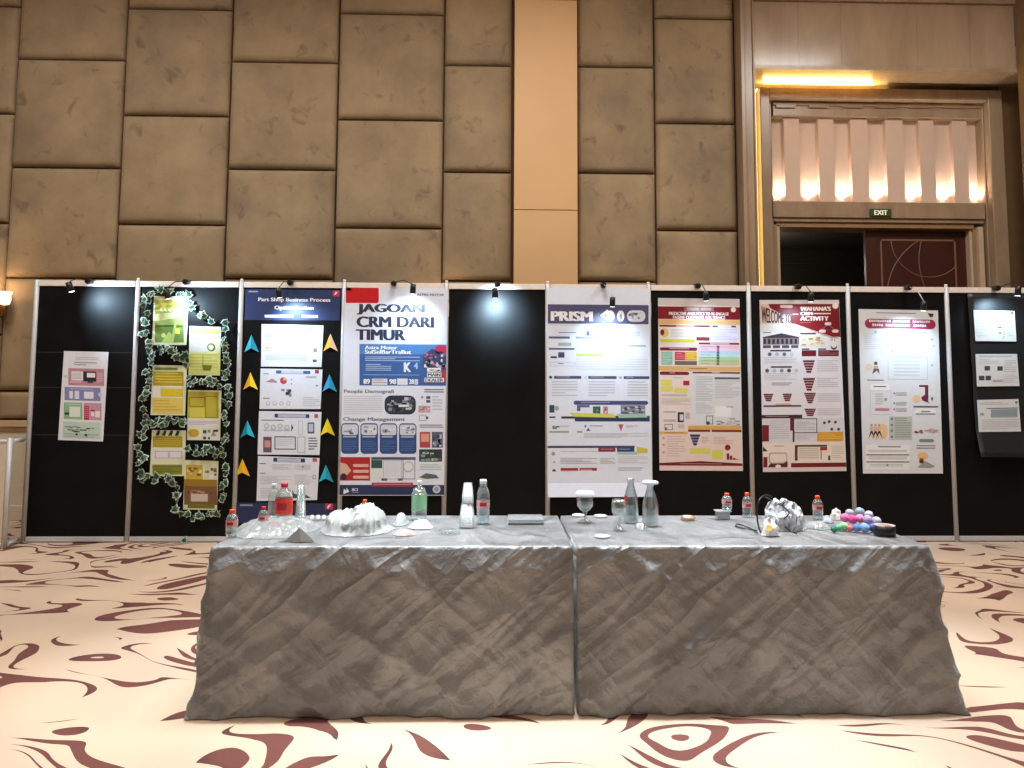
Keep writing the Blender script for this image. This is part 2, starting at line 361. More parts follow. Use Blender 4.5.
# fluted uplit transom: raised pilaster strips and recessed lit bays
M_FLUTE = mat('cream_fluted_plaster', '#dabfaa', .7, var=.02)
b = MB(); bx(b, 772, 116, 986, 203, YT+.10, YT+.25, M_FLUTE)
flx = [(773, 784.5), (800, 819), (834.5, 851.5), (868.5, 886.5), (904, 920), (935, 953.5), (968, 985.5)]
for (a, c), (d, e) in zip(flx, flx[1:]):
    zt, zb2 = P(880, 117, YT).z, P(880, 202, YT).z
    xa, xc = P(c, 160, YT+.03).x, P(d, 160, YT+.03).x; 
    b.box((xa, YT+.03, zb2), (xc, YT+.12, zt), M_FLUTE)
b.build('fluted_panel', kind='structure')
M_LAMPW = mat('warm_lamp_face', '#fff0d8', .5, emit=14, var=0)
for i, (a, c) in enumerate(flx):
    p = P((a+c)/2, 201, YT+.055)
    e = empty('recessed_uplight', (p.x, p.y, P(880, 202, YT).z), ['leftmost', 'second', 'third', 'middle', 'fifth', 'sixth', 'rightmost'][i]+' small warm uplight at the foot of the fluted panel above the door', 'light', 'uplights below the fluted door panel')
    q = MB(); q.lathe([(0, 0), (.03, 0), (.034, .012), (.026, .02)], M_ALUW, seg=14); q.build('lamp_ring', e)
    q = MB(); q.lathe([(.026, .016), (.018, .022), (0, .024)], M_LAMPW, seg=14); q.build('lamp_face', e)
    spot('uplight_beam', (p.x, p.y-.01, e.location.z+.04), (p.x, p.y+.035, e.location.z+1), 14, (1, .87, .74), 130, 1, .02)
# LED strip in the cove above and beside the architrave
M_LED = mat('yellow_cove_led', '#ffe692', .5, emit=3.6, var=0)
b = MB(); zl = za+.012
b.box((xa0, YA+.12, zl-.03), (P(893, 80, YA).x, YA+.15, zl+.012), M_LED)
b.box((P(754, 180, YA).x-.03, YA+.1, 1.2), (xa0-.02, YA+.13, zl), M_LED)
tag(b.build('led_strip'), 'yellow led strip hidden in the cove around the door architrave', 'light')
area('cove_glow', (P(820, 86, YA).x, YA+.06, za+.015), .04, 26, (1, .67, .17), sy=1.3).rotation_euler = (R(-118), 0, 0)
bpy.data.lights['cove_glow'].size = 1.35; bpy.data.lights['cove_glow'].size_y = .04
# narrow jamb linings of the doorway
b = MB()
for x0, x1, yf, mt in ((774, 777.5, -.02, M_FRAME), (777.5, 780, .0, mat('pale_jamb_bead', '#cbb193', .45)), (970, 973, .04, mat('pale_jamb_bead', '#cbb193', .45)), (973, 979, .03, M_FRAME), (979, 984, -.01, mat('pale_jamb_bead', '#cbb193', .45))):
    a = P(x0, 250, YT+yf); c = P(x1, 250, YT+yf); b.box((a.x, YT+yf, 0), (c.x, YT+.3, P(880, 226, YT).z), mt)
b.build('trim_door_jamb', kind='structure')
# anteroom behind the open leaf
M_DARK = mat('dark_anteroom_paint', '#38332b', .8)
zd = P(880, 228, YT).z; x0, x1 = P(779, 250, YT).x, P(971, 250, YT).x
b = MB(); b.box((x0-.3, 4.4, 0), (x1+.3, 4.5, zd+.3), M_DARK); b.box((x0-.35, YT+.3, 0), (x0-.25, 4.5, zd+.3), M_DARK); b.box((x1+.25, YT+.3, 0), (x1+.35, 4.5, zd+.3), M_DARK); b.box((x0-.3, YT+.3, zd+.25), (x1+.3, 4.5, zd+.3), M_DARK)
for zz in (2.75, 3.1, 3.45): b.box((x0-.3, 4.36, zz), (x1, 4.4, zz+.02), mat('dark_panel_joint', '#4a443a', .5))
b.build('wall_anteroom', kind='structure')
l = bpy.data.lights.new('anteroom_fill', 'POINT'); l.energy = 14; l.color = (1, .9, .75); l.shadow_soft_size = .1  # added fill light, no visible source, keeps the anteroom from rendering black
lo = bpy.data.objects.new('anteroom_fill', l); col.objects.link(lo); lo.location = (x0+.4, 3.2, 3.2)
# door leaf with inlaid frame and arcs
YD = YT+.12; M_DOOR = mat('dark_mahogany', '#401c13', .4, var=.18, scale=3); M_INL = mat('pale_inlay_strip', '#8a6250', .35)
root = bpy.data.objects.new('door_1', None); col.objects.link(root); a = P(866, 260, YD); c = P(971, 260, YD); root.location = (a.x, YD, 0)
root['kind'] = 'structure'; root['label'] = 'closed mahogany door leaf with pale inlaid arcs'
b = MB(); b.box((a.x, YD, .01), (c.x, YD+.05, zd-.01), M_DOOR); leaf = b.build('door_leaf')
b = MB(); fx0, fx1 = P(880.5, 260, YD).x, P(956, 260, YD).x; fz1 = P(918, 239.5, YD).z; fz0 = 1.0
for q in ((fx0, fz0, fx0+.02, fz1), (fx1-.02, fz0, fx1, fz1), (fx0, fz1-.02, fx1, fz1), (fx0, fz0, fx1, fz0+.02)):
    b.box((q[0], YD-.006, q[1]), (q[2], YD-.0002, q[3]), M_INL)
def arc(cx, cz, rr, a0, a1):
    n = 28; pts = []
    for i in range(n+1):
        t = R(a0+(a1-a0)*i/n); x, z = cx+rr*math.cos(t), cz+rr*math.sin(t)
        if fx0 < x < fx1 and fz0 < z < fz1: pts.append((x, YD-.001, z))
        elif len(pts) > 1: break
    if len(pts) > 1: b.tube(pts, .006, M_INL, 6)
pc = P(928, 240, YD); arc(pc.x, pc.z, P(965, 240, YD).x-pc.x, 181, 359)
pc = P(988, 262, YD); arc(pc.x, pc.z, P(988, 262, YD).x-P(919, 262, YD).x, 150, 235)
pc = P(955, 300, YD); arc(pc.x, pc.z, .85, 95, 185)
pc = P(893, 318, YD); arc(pc.x, pc.z, .37, 20, 160)
inl = b.build('inlay'); rebase((leaf, inl), root)
b = MB(); b.box((c.x-.10, YD-.08, 1.0), (c.x-.085, YD-.06, 1.5), M_ALU); b.box((c.x-.10, YD-.08, 1.02), (c.x-.085, YD, 1.04), M_ALU); b.box((c.x-.10, YD-.08, 1.46), (c.x-.085, YD, 1.48), M_ALU)
rebase((b.build('door_handle'),), root)
# exit sign
p = P(881, 216.4, YT-.08); e = empty('exit_sign', (p.x, p.y, p.z), 'small green EXIT sign above the dark doorway', 'sign')
wS = P(892, 212, YT-.08).x-P(870.5, 212, YT-.08).x; hS = .095
b = MB(); b.box((-wS/2, 0, 0), (wS/2, .019, hS), mat('green_sign_face', '#3a4a2c', .4)); b.build('sign_box', e, bevel=.004)

def text_mesh(mb, s, fn, m, bold=.02, font_res=3):
    """bold: letters are printed again a hair to each side"""
    if bold:
        e = bold*1.7/max(1, len(s)*.62)
        for dx in (-e, -e/2, 0, e/2, e): text_mesh(mb, s, lambda u, v, dx=dx: fn(min(1, max(0, u*(1-2*e)+e+dx)), v)+Vector((0, -.00003*(dx/e), 0)) if e else fn(u, v), m, 0, font_res)
        return
    """fn maps (u,v) in 0..1 of the text's own box (v down) to a 3D point"""
    cu = bpy.data.curves.new('lettering', 'FONT'); cu.body = s; cu.resolution_u = font_res
    ob = bpy.data.objects.new('lettering', cu); me = ob.to_mesh()
    vs = [v.co.copy() for v in me.vertices]
    if not vs: ob.to_mesh_clear(); return
    xa, xb = min(v.x for v in vs), max(v.x for v in vs); ya, yb = min(v.y for v in vs), max(v.y for v in vs)
    nv = [mb.bm.verts.new(fn((v.x-xa)/(xb-xa), 1-(v.y-ya)/max(1e-6, yb-ya))) for v in vs]; k = mb.mi(m)
    for pl in me.polygons:
        try: mb.bm.faces.new([nv[i] for i in pl.vertices]).material_index = k
        except ValueError: pass
    ob.to_mesh_clear(); bpy.data.objects.remove(ob); bpy.data.curves.remove(cu)
b = MB(); text_mesh(b, 'EXIT', lambda u, v: Vector((-wS*.31+wS*.62*u, -.0015, hS*.8-hS*.6*v)), mat('lit_sign_letters', '#e4ecc8', .5, emit=.5), .03); b.build('sign_letters', e)
# wall sconces: one at the left edge of the picture, two half hidden behind the boards
def sconce(px, py, label, h=.34, power=4):
    p = P(px, py, YW-.13); e = empty('wall_sconce', (p.x, YW-.13, p.z-h), label, 'wall light', None)
    q = MB(); q.box((-.05, .085, .02), (.05, .115, h-.04), mat('aged_brass', '#7c5430', .35, .8)); q.build('back_plate', e, bevel=.008)
    q = MB()
    for s in (-1, 1):
        q.tube([(s*.01, .085, .08), (s*.05, .03, .02), (s*.085, 0, .06), (s*.09, 0, .16)], .009, mat('aged_brass', '#7c5430', .35, .8))
    q.build('curved_arm', e)
    for s in (-1, 1):
        q = MB(); q.lathe([(.012, .15), (.05, .16), (.065, .22), (.06, .26), (.075, .30)], mat('milk_glass_shade', '#f3e4d4', .4, emit=1.2, var=0), (s*.09, 0, 0), 16); q.build('lamp_shade', e)
    l = bpy.data.lights.new('sconce_bulb', 'POINT'); l.energy = power; l.color = (1, .66, .34); l.shadow_soft_size = .03
    lo = bpy.data.objects.new('sconce_bulb', l); col.objects.link(lo); lo.location = (0, -.0, h+.02); lo.parent = e
sconce(-3, 288, 'brass wall sconce with lit shades at the left edge of the padded wall')
sconce(444, 300, 'wall sconce mostly hidden behind the boards left of the pilaster', power=2.2)
sconce(659, 300, 'wall sconce mostly hidden behind the boards right of the pilaster', power=.7)

# ------------------------------------------------------------------ display boards
PX = [0.03, 1, 2, 3, 4, 5, 6, 7, 8, 9, 10, 11]
ordn = ['first', 'second', 'third', 'fourth', 'fifth', 'sixth', 'seventh', 'eighth', 'ninth', 'tenth', 'eleventh', 'twelfth']
pdesc = ['left end of the board row beside the wainscot', 'between the bare-topped first board and the ivy board', 'between the ivy board and the arrow board', 'between the arrow board and the red-cornered white poster', 'left of the empty black board', 'right of the empty black board', 'right of the PRISM poster', 'between the maroon-banded poster and the welcome poster', 'left of the pale grey poster', 'between the pale grey poster and the dark hanging sheet', 'right end, beyond the dark hanging sheet']
for i, x in enumerate(PX[:11]):
    e = empty('aluminium_post', (x, 0, 0), 'slim aluminium upright '+pdesc[i], 'post', 'uprights of the display wall')
    b = MB(); b.lathe([(0, .0), (.0235, .0), (.0235, 2.50), (.018, 2.505), (0, 2.506)], M_ALU, seg=8)
    b.build('upright', e)
    b = MB(); b.lathe([(0, 2.506), (.014, 2.506), (.014, 2.53), (0, 2.53)], M_BLK if i == 0 else M_ALUW, seg=10); b.build('post_cap', e)
    b = MB(); b.lathe([(0, 0), (.0238, 0), (.0238, .012), (.0236, .014)], M_ALU, seg=10); b.build('foot', e)
bdesc = ['black display board with one small leaning sheet, far left of the row', 'black display board covered with ivy and yellow green sheets', 'black display board with four white sheets and eight paper arrows', 'display board behind the tall JAGOAN CRM DARI TIMUR poster', 'empty black display board with only a bluish lamp glow', 'display board behind the white PRISM poster', 'black display board behind the maroon-banded colourful poster', 'black display board behind the welcome poster with red triangle header', 'black display board behind the pale grey poster', 'black display board at the right edge with dark hanging sheet']
for i in range(10):
    x0, x1 = PX[i]+.0255, PX[i+1]-.0255
    e = empty('display_board', ((x0+x1)/2, 0, 0), bdesc[i], 'display board', 'black boards of the display wall')
    hw = (x1-x0)/2
    b = MB(); b.box((-hw, -.004, .055), (hw, .004, 2.445), M_BOARD)
    pan = b.build('board_panel', e)
    b = MB(); b.box((-hw, -.018, 2.445), (hw, .018, 2.50), M_ALUW); b.build('top_rail', e, bevel=.003)
    b = MB(); b.box((-hw, -.018, .01), (hw, .018, .055), M_ALU); b.build('bottom_rail', e, bevel=.003)
    if i == 0:
        for py in (352.5, 387.5, 435):
            z = P(85, py, 0).z; b = MB(); b.box((-hw, -.0048, z-.004), (hw, -.0041, z+.004), mat('board_joint_line', '#2b2925', .5)); b.build('joint_line', e)
# low open wing at the left end
_p = onZ(4, 549, 0)
e = empty('low_partition', (_p.x, _p.y, 0), 'low open aluminium partition frame turned forward at the left end of the boards', 'partition')
pA = Vector((0, 0, 0)); pB = Vector((PX[0]-_p.x-.03, -_p.y-.03, 0)); pC = Vector((-.95, -.02, 0))
b = MB()
b.tube([pA, pA+Vector((0, 0, 1.0))], .022, M_ALU, 8); b.build('upright', e)
b = MB(); b.tube([pC, pC+Vector((0, 0, 1.0))], .022, M_ALU, 8); b.build('upright', e)
for zz, nm in ((.97, 'top_rail'), (.04, 'bottom_rail')):
    b = MB(); b.tube([pA+Vector((.01, .02, zz)), pB+Vector((0, -.01, zz))], .024, M_ALU, 4); b.build(nm, e)
    b = MB(); b.tube([pC+Vector((.02, 0, zz)), pA+Vector((-.02, 0, zz))], .024, M_ALU, 4); b.build(nm, e)
b = MB(); b.box((-.93, -.015, .06), (-.02, -.009, .95), mat('cream_infill_sheet', '#d9cdb9', .5)); b.build('infill_panel', e)

# ------------------------------------------------------------------ printed sheets on the boards
class Sheet:
    """one sheet of paper; its print lies on it in thin layers. Corners are given where they fall on the board."""
    def __init__(s, name, TL, TR, BR, BL, label, cat, base='#eef0f2', Y=-.0075, group=None, thick=.0015, curl=0, rail=0):
        s.Y = Y; s.q = [P(x, y, Y) for x, y in (TL, TR, BR, BL)]; s.px = (TL, TR, BR, BL)
        s.name, s.label, s.cat, s.group = name, label, cat, group
        s.mb = MB(); s.lay = 0; s.ox, s.oy, s.sc = 0, 0, 1; s.curl = curl
        base = ink(base) if isinstance(base, str) else base
        n = 16; f = []; bk = []
        for j in range(n+1):
            for i in (0, 1):
                f.append(s.mb.bm.verts.new(s.uv(i, j/n, 0))); p = s.uv(i, j/n, 0); p.y += thick; bk.append(s.mb.bm.verts.new(p))
        k = s.mb.mi(base)
        def F(*v): s.mb.bm.faces.new(v).material_index = k
        for j in range(n):
            a, c, d, e = 2*j, 2*j+1, 2*j+3, 2*j+2
            F(f[a], f[e], f[d], f[c]); F(bk[a], bk[c], bk[d], bk[e]); F(f[a], bk[a], bk[e], f[e]); F(f[c], f[d], bk[d], bk[c])
        F(f[0], f[1], bk[1], bk[0]); F(f[2*n], bk[2*n], bk[2*n+1], f[2*n+1])
    def uv(s, u, v, lay=None):
        a, b2, c, d = s.q; t = a.lerp(b2, u); e = d.lerp(c, u); p = t.lerp(e, v)
        if s.curl and v > .9: p.y -= s.curl*((v-.9)/.1)**2
        p.y -= .00045*(s.lay if lay is None else lay); return p
    def view(s, ox, oy, sc): s.ox, s.oy, s.sc = ox, oy, sc
    def toUV(s, x, y):
        x = s.ox+x/s.sc; y = s.oy+y/s.sc; TL, TR, BR, BL = s.px
        v = (y-(TL[1]+TR[1])/2)/((BL[1]+BR[1])/2-(TL[1]+TR[1])/2)
        xl = TL[0]+(BL[0]-TL[0])*v; xr = TR[0]+(BR[0]-TR[0])*v
        return (x-xl)/(xr-xl), v
    def poly(s, pts, c, lay=1):
        s.lay = lay; q = []
        for x, y in pts:
            u, v = s.toUV(x, y); q.append(s.uv(min(1, max(0, u)), min(1, max(0, v))))
        s.mb.face(q[::-1], ink(c)); s.lay = 0
    def rect(s, x0, y0, x1, y1, c, lay=1): s.poly([(x0, y0), (x1, y0), (x1, y1), (x0, y1)], c, lay)
    def rrect(s, x0, y0, x1, y1, c, lay=1, r=None):
        r = r or (y1-y0)/2; pts = []
        for cx, cy, a in ((x1-r, y0+r, -90), (x1-r, y1-r, 0), (x0+r, y1-r, 90), (x0+r, y0+r, 180)):
            for i in range(5): t = R(a+22.5*i); pts.append((cx+r*math.cos(t), cy+r*math.sin(t)))
        s.poly(pts, c, lay)
    def circ(s, x, y, r, c, lay=2, ry=None):
        s.poly([(x+r*math.cos(t*math.pi/8), y+(ry or r)*math.sin(t*math.pi/8)) for t in range(16)], c, lay)
    def frame(s, x0, y0, x1, y1, c, t, lay=2):
        s.rect(x0, y0, x1, y0+t, c, lay); s.rect(x0, y1-t, x1, y1, c, lay); s.rect(x0, y0, x0+t, y1, c, lay); s.rect(x1-t, y0, x1, y1, c, lay)
    def lines(s, x0, y0, x1, y1, n, c, lay=2, fill=.42):
        h = (y1-y0)/n; rn = random.Random(int(x0*7+y0*13))
        for i in range(n):
            e = x1 if rn.random() < .7 else x0+(x1-x0)*rn.uniform(.5, .95)
            s.rect(x0, y0+h*i, e, y0+h*(i+fill), c, lay)
    def blotch(s, x0, y0, x1, y1, n, cs, lay=2, sz=.18):
        rn = random.Random(int(x0*3+y0*5+n)); w, h = x1-x0, y1-y0
        for i in range(n):
            a = x0+rn.random()*w*.85; b2 = y0+rn.random()*h*.85
            s.rect(a, b2, min(x1, a+w*sz*rn.uniform(.5, 1.5)), min(y1, b2+h*sz*rn.uniform(.5, 1.5)), cs[i % len(cs)], lay+(i % 3))
    def text(s, x0, y0, x1, y1, t, c, lay=3, bold=.02, shear=0):
        s.lay = lay
        def fn(u, v):
            a, b2 = s.toUV(x0+(x1-x0)*u, y0+(y1-y0)*v); return s.uv(a, b2)
        text_mesh(s.mb, t, fn, ink(c), bold); s.lay = 0
    def done(s):
        a = (s.q[2]+s.q[3])/2; s.mb.keep = True; o = s.mb.build(s.name)
        o.data.transform(Matrix.Translation(-a)); o.location = a
        bmx = bmesh.new(); bmx.from_mesh(o.data)
        for f in bmx.faces:
            if f.normal.y > .5 and f.calc_center_median().y < -.0002 and len(f.verts) != 4: f.normal_flip()
        bmx.to_mesh(o.data); bmx.free()
        return tag(o, s.label, s.cat, s.group)
TAPE = 'sheets pinned to the boards'
# board 1: small leaning sheet
s = Sheet('information_sheet', (64, 351), (108.5, 352), (103, 441.5), (58, 440), 'small white sheet with pink, blue and green panels on the first board from the left', 'poster', '#e9edf6')
s.view(50, 340, 6.985)
s.lines(175, 120, 340, 145, 2, '#c9cdd8'); s.lines(170, 156, 330, 186, 2, '#9a9fb2')
s.rect(128, 200, 378, 320, '#c58fa0'); s.rect(150, 222, 230, 285, '#eef0f6', 2); s.rect(233, 220, 322, 290, '#2b2b38', 2); s.rect(258, 230, 316, 262, '#f2f4fa', 3); s.rect(262, 286, 302, 300, '#3c3c4a', 3); s.lines(155, 232, 225, 280, 5, '#b9bfd0', 3); s.lines(330, 230, 370, 300, 6, '#e6cdd6', 3); s.rect(140, 292, 220, 300, '#e9c6d0', 2)
s.circ(112, 258, 12, '#c9d6cf', 2)
s.rect(102, 332, 352, 425, '#8b8fc4'); s.rect(135, 360, 160, 412, '#eceefa', 2); s.rect(172, 358, 204, 414, '#e4e8fa', 2); s.rect(238, 362, 304, 410, '#eef0fa', 2); s.circ(350, 380, 14, '#cdd3ea', 2); s.lines(140, 342, 300, 352, 1, '#c9cdea', 2)
s.rect(96, 440, 226, 556, '#8fbf9c'); s.rect(136, 468, 212, 540, '#e6f1e9', 2); s.rect(102, 510, 134, 526, '#36443c', 2); s.lines(110, 450, 215, 462, 1, '#cfe4d4', 2)
s.rect(236, 440, 360, 558, '#cc9ab6'); s.rect(238, 460, 272, 558, '#c22f4e', 2); s.rect(286, 500, 310, 532, '#f0e6ef', 2); s.rect(316, 495, 348, 538, '#f3eef4', 2); s.rect(284, 486, 312, 496, '#a0284a', 3); s.lines(242, 470, 268, 550, 6, '#e08a9c', 3)
s.rect(90, 574, 352, 690, '#c3dcd2'); s.blotch(92, 605, 345, 645, 16, ['#3c4b49', '#59706b', '#2e3836'], sz=.12); s.lines(95, 655, 340, 685, 3, '#a6b3b8'); s.circ(186, 660, 8, '#2c3238', 4); s.circ(252, 664, 9, '#2c3238', 4)
s.done()

# board 2: six yellow green sheets, in two columns
G6 = 'yellow green sheets framed with ivy'
def ysheet(TL, TR, BR, BL, label): return Sheet('information_sheet', TL, TR, BR, BL, label, 'poster', '#e3ecc4', group=G6)
s = ysheet((154, 296), (188.5, 296.5), (186.5, 345), (152, 345), 'green illustrated sheet at the top of the left column on the ivy board')
s.view(130, 280, 6.4)
s.rect(160, 130, 340, 200, '#c9c95a'); s.rect(160, 200, 345, 300, '#8fae58'); s.poly([(160, 220), (345, 200), (345, 235), (160, 265)], '#dbe6a8', 2); s.rect(160, 290, 345, 400, '#6f9648', 1)
for i in range(5): s.poly([(190+26*i, 195), (200+26*i, 180), (212+26*i, 205)], '#f0f2d4', 3)
s.poly([(200, 400), (250, 330), (270, 350), (290, 260), (300, 265), (280, 400)], '#b4d77a', 3); s.lines(230, 160, 320, 180, 2, '#8a8f3a', 3); s.rect(290, 310, 320, 345, '#e8e060', 3); s.circ(215, 355, 14, '#d3e58c', 4)
s.done()
s = ysheet((189.5, 326), (221, 327), (220, 375.5), (188.5, 375), 'pale yellow sheet with white band, topmost of the right column on the ivy board')
s.view(130, 280, 6.4)
s.rect(385, 310, 575, 345, '#b9c878'); s.rect(372, 352, 580, 400, '#eff2ea', 1); s.rect(372, 402, 490, 462, '#dfe6e4', 2); s.circ(520, 430, 26, '#5e7a3f', 2); s.circ(518, 430, 17, '#edf2e0', 3); s.rect(372, 466, 578, 606, '#d6dd86', 1); s.lines(385, 475, 560, 590, 6, '#c2ca68', 2); s.poly([(460, 545), (525, 545), (515, 580), (470, 580)], '#6c7f30', 3); s.rect(464, 480, 470, 560, '#9fae4e', 3)
s.done()
s = ysheet((152.5, 365), (187, 365.5), (185, 415.5), (150.5, 415), 'yellow striped sheet in the middle of the left column on the ivy board')
s.view(120, 270, 2.954)
s.rect(98, 300, 188, 342, '#b59f2a'); s.lines(104, 304, 184, 338, 4, '#d8c850', 2); s.rect(92, 345, 188, 376, '#e4e6e2'); s.rect(120, 350, 186, 374, '#ddca3a', 2); s.rect(96, 378, 186, 424, '#e6ce6c'); s.lines(102, 384, 180, 420, 4, '#d4b64c', 2); s.rect(102, 288, 170, 296, '#7c8c4a', 2)
s.done()
s = ysheet((188, 390), (221.5, 390.5), (220, 440.5), (187, 440), 'yellow sheet with checked photos, middle of the right column on the ivy board')
s.view(120, 270, 2.954)
s.rect(200, 360, 292, 438, '#c3b944'); s.frame(204, 376, 250, 404, '#6f6a22', 2); s.frame(252, 372, 288, 436, '#7f7a2a', 2); s.rect(206, 408, 250, 436, '#d9cf5e', 2); s.rect(200, 442, 292, 462, '#e6e4ec'); s.circ(218, 482, 16, '#c9a648', 2, 12); s.rect(242, 466, 290, 500, '#dfe2df', 1)
s.blotch(244, 468, 290, 500, 9, ['#3f4a40', '#8d968c'], 2, .2); s.lines(204, 446, 288, 460, 3, '#b8b6c6', 2)
s.done()
s = ysheet((152, 430), (186, 430.5), (184.5, 476), (149.5, 476), 'yellow sheet with white table at the foot of the left column on the ivy board')
s.view(130, 400, 5.91)
s.rect(135, 215, 310, 280, '#ad9f2e'); s.lines(145, 225, 300, 275, 4, '#c9b944', 2); s.rect(130, 292, 312, 355, '#e8e6ee'); s.frame(148, 302, 228, 345, '#9a98b4', 3); s.frame(232, 302, 308, 345, '#9a98b4', 3); s.rect(132, 382, 308, 440, '#8b9438'); s.lines(140, 390, 300, 436, 3, '#6d7a2c', 2)
for i in range(4): s.poly([(150+38*i, 210), (165+38*i, 180), (180+38*i, 182), (170+38*i, 212)], '#2c3325', 3)
s.done()
s = ysheet((185, 460), (218.5, 461), (217, 510), (183, 509.5), 'brown and yellow sheet hanging lowest in the right column on the ivy board')
s.view(130, 400, 5.91)
s.rect(330, 385, 430, 470, '#cfb04c'); s.rect(440, 390, 515, 465, '#d9dcc0'); s.rect(320, 470, 515, 510, '#9a7c22'); s.rect(320, 510, 515, 620, '#7d5a3c'); s.rect(360, 555, 460, 600, '#d3c3bb', 2); s.rect(340, 615, 500, 640, '#77732c', 2); s.blotch(335, 392, 425, 465, 8, ['#8a6228', '#e8dc90'], 2, .2); s.blotch(325, 515, 510, 560, 10, ['#b98a72', '#54402c', '#d4b27a'], 2, .14); s.blotch(442, 395, 512, 462, 7, ['#7c4f50', '#f0efe2', '#8a8a50'], 2, .25)
s.done()

# board 3: header banner, four slides, footer band and eight folded arrows
s = Sheet('header_banner', (245.5, 289), (341, 290), (339.5, 320.5), (244.5, 320), 'navy banner reading Part Shop Business Process Optimalization, top of the arrow board', 'banner', '#2c3a66')
s.view(240, 285, 9.752)
s.text(178, 125, 882, 172, 'Part Shop Business Process', '#f4f6fb', bold=.03); s.text(335, 203, 718, 250, 'Optimalization', '#f4f6fb', bold=.03)
s.lines(240, 292, 520, 322, 1, '#dfe6f6', 3, .9); s.lines(600, 292, 760, 322, 1, '#dfe6f6', 3, .9); s.lines(85, 62, 215, 76, 1, '#a9b2cc', 3, .8)
s.rect(905, 50, 968, 108, '#c8304a', 2); s.poly([(918, 92), (930, 66), (958, 58), (940, 72), (950, 76), (930, 84), (936, 92)], '#f6e9ec', 3)
s.done()
def slide(TL, TR, BR, BL, label): return Sheet('presentation_slide', TL, TR, BR, BL, label, 'poster', '#e2e9f5', group='white slides on the arrow board')
s = slide((261.5, 324), (323.5, 325.5), (321.5, 367), (261, 366.5), 'topmost white slide on the arrow board, with blue and orange table at its left')
s.view(240, 280, 6.4)
s.rect(240, 300, 460, 320, '#9aa4bc'); s.rect(272, 302, 410, 318, '#cfd6e4', 2); s.lines(160, 345, 230, 380, 5, '#7fb0d2'); s.lines(160, 398, 232, 458, 7, '#d9a256'); s.lines(250, 400, 290, 452, 5, '#cfe07a'); s.frame(350, 390, 440, 460, '#b7c0d0', 2); s.lines(165, 480, 430, 520, 4, '#c2cbd9'); s.rect(470, 435, 492, 460, '#8e93a0'); s.rect(466, 508, 490, 524, '#4a4f5c'); s.lines(240, 345, 500, 380, 3, '#cfd8e6'); s.rect(505, 284, 530, 300, '#dfe3ea', 3)
s.done()
s = slide((260.5, 368.5), (322.5, 369.5), (320.5, 409), (259.5, 409), 'second white slide from the top on the arrow board, with a red pie chart')
s.view(240, 280, 6.4)
s.rect(230, 580, 450, 600, '#4f63a0'); s.rect(264, 580, 405, 598, '#c8d2e6', 2); s.lines(150, 600, 206, 612, 1, '#7c86a0'); s.poly([(165, 655), (205, 632), (235, 650), (235, 660)], '#b38aa6'); s.circ(278, 645, 22, '#c24a48'); s.poly([(278, 645), (278, 622), (300, 640)], '#e8b8b0', 3); s.blotch(255, 690, 330, 745, 8, ['#3f4655', '#8e96a8'], 2, .3); s.lines(420, 615, 490, 630, 2, '#8e96a8'); s.circ(330, 637, 5, '#9aa2b4'); s.circ(330, 665, 5, '#9aa2b4'); s.circ(492, 675, 6, '#6a80a0'); s.rect(480, 572, 505, 596, '#a04a68', 3)
s.view(230, 270, 2.954)
s.lines(98, 378, 125, 384, 1, '#7c86a0')
for i in range(4): s.circ(112+20*i, 394, 6, '#b4bccb'); s.circ(112+20*i, 394, 4, '#e6ebf3', 3)
s.lines(215, 375, 265, 405, 5, '#c6cedb')
s.done()
s = slide((259, 411), (321.5, 412), (319.5, 455), (257.5, 454.5), 'third white slide from the top on the arrow board, with circles and a phone')
s.view(250, 390, 5.91)
s.rect(145, 142, 350, 164, '#2f3f74'); s.rect(165, 144, 330, 162, '#b9c2da', 2); s.lines(66, 178, 200, 188, 1, '#3f4a6c')
for i in range(4): s.circ(98+40*i, 214+8*(i % 2), 15, '#aeb7c6'); s.circ(98+40*i, 214+8*(i % 2), 10, '#dde3ec', 3); s.lines(80+40*i, 236, 116+40*i, 246, 2, '#8e97aa')
s.poly([(244, 200), (256, 222), (244, 246)], '#2a3654'); s.frame(285, 180, 312, 262, '#b8c0ce', 3); s.rrect(340, 190, 380, 255, '#4c5468', 2, 6); s.rect(346, 198, 374, 245, '#b9cbe6', 3)
s.rect(78, 278, 128, 370, '#6d5a66'); s.rect(86, 300, 120, 340, '#d89a98', 2); s.frame(145, 275, 270, 352, '#23262f', 5); s.lines(156, 290, 255, 335, 4, '#cfd5e0'); s.frame(280, 275, 326, 370, '#9aa2b2', 3); s.lines(345, 280, 398, 360, 5, '#6a7386'); s.rect(380, 140, 402, 162, '#b05a78', 3)
s.done()
s = slide((258, 456), (319.5, 458), (317, 500), (256.5, 501), 'lowest white slide on the arrow board, partly behind the big bottle')
s.view(250, 390, 5.91)
s.rect(138, 402, 325, 426, '#2f3f74'); s.rect(160, 404, 300, 424, '#c3cbe0', 2); s.lines(56, 436, 120, 446, 1, '#4a5470'); s.lines(130, 440, 245, 475, 4, '#c3cad8'); s.lines(262, 440, 360, 475, 4, '#c9d0dc'); s.circ(312, 452, 5, '#3a4256'); s.lines(56, 492, 92, 500, 1, '#4a5470'); s.lines(60, 510, 240, 560, 6, '#cbd2de'); s.lines(262, 500, 380, 560, 6, '#cbd2de'); s.frame(370, 500, 390, 525, '#7a8498', 3); s.lines(60, 580, 240, 640, 6, '#c6cdda'); s.poly([(250, 640), (250, 590), (262, 615), (330, 620), (360, 640)], '#4c5364'); s.rect(370, 398, 396, 420, '#c05872', 3)
s.done()
s = Sheet('footer_banner', (236, 502.5), (336.5, 503.5), (335.5, 524), (234.5, 523), 'navy footer strip with a small red square at the foot of the arrow board', 'banner', '#222f58')
s.view(200, 470, 5.12)
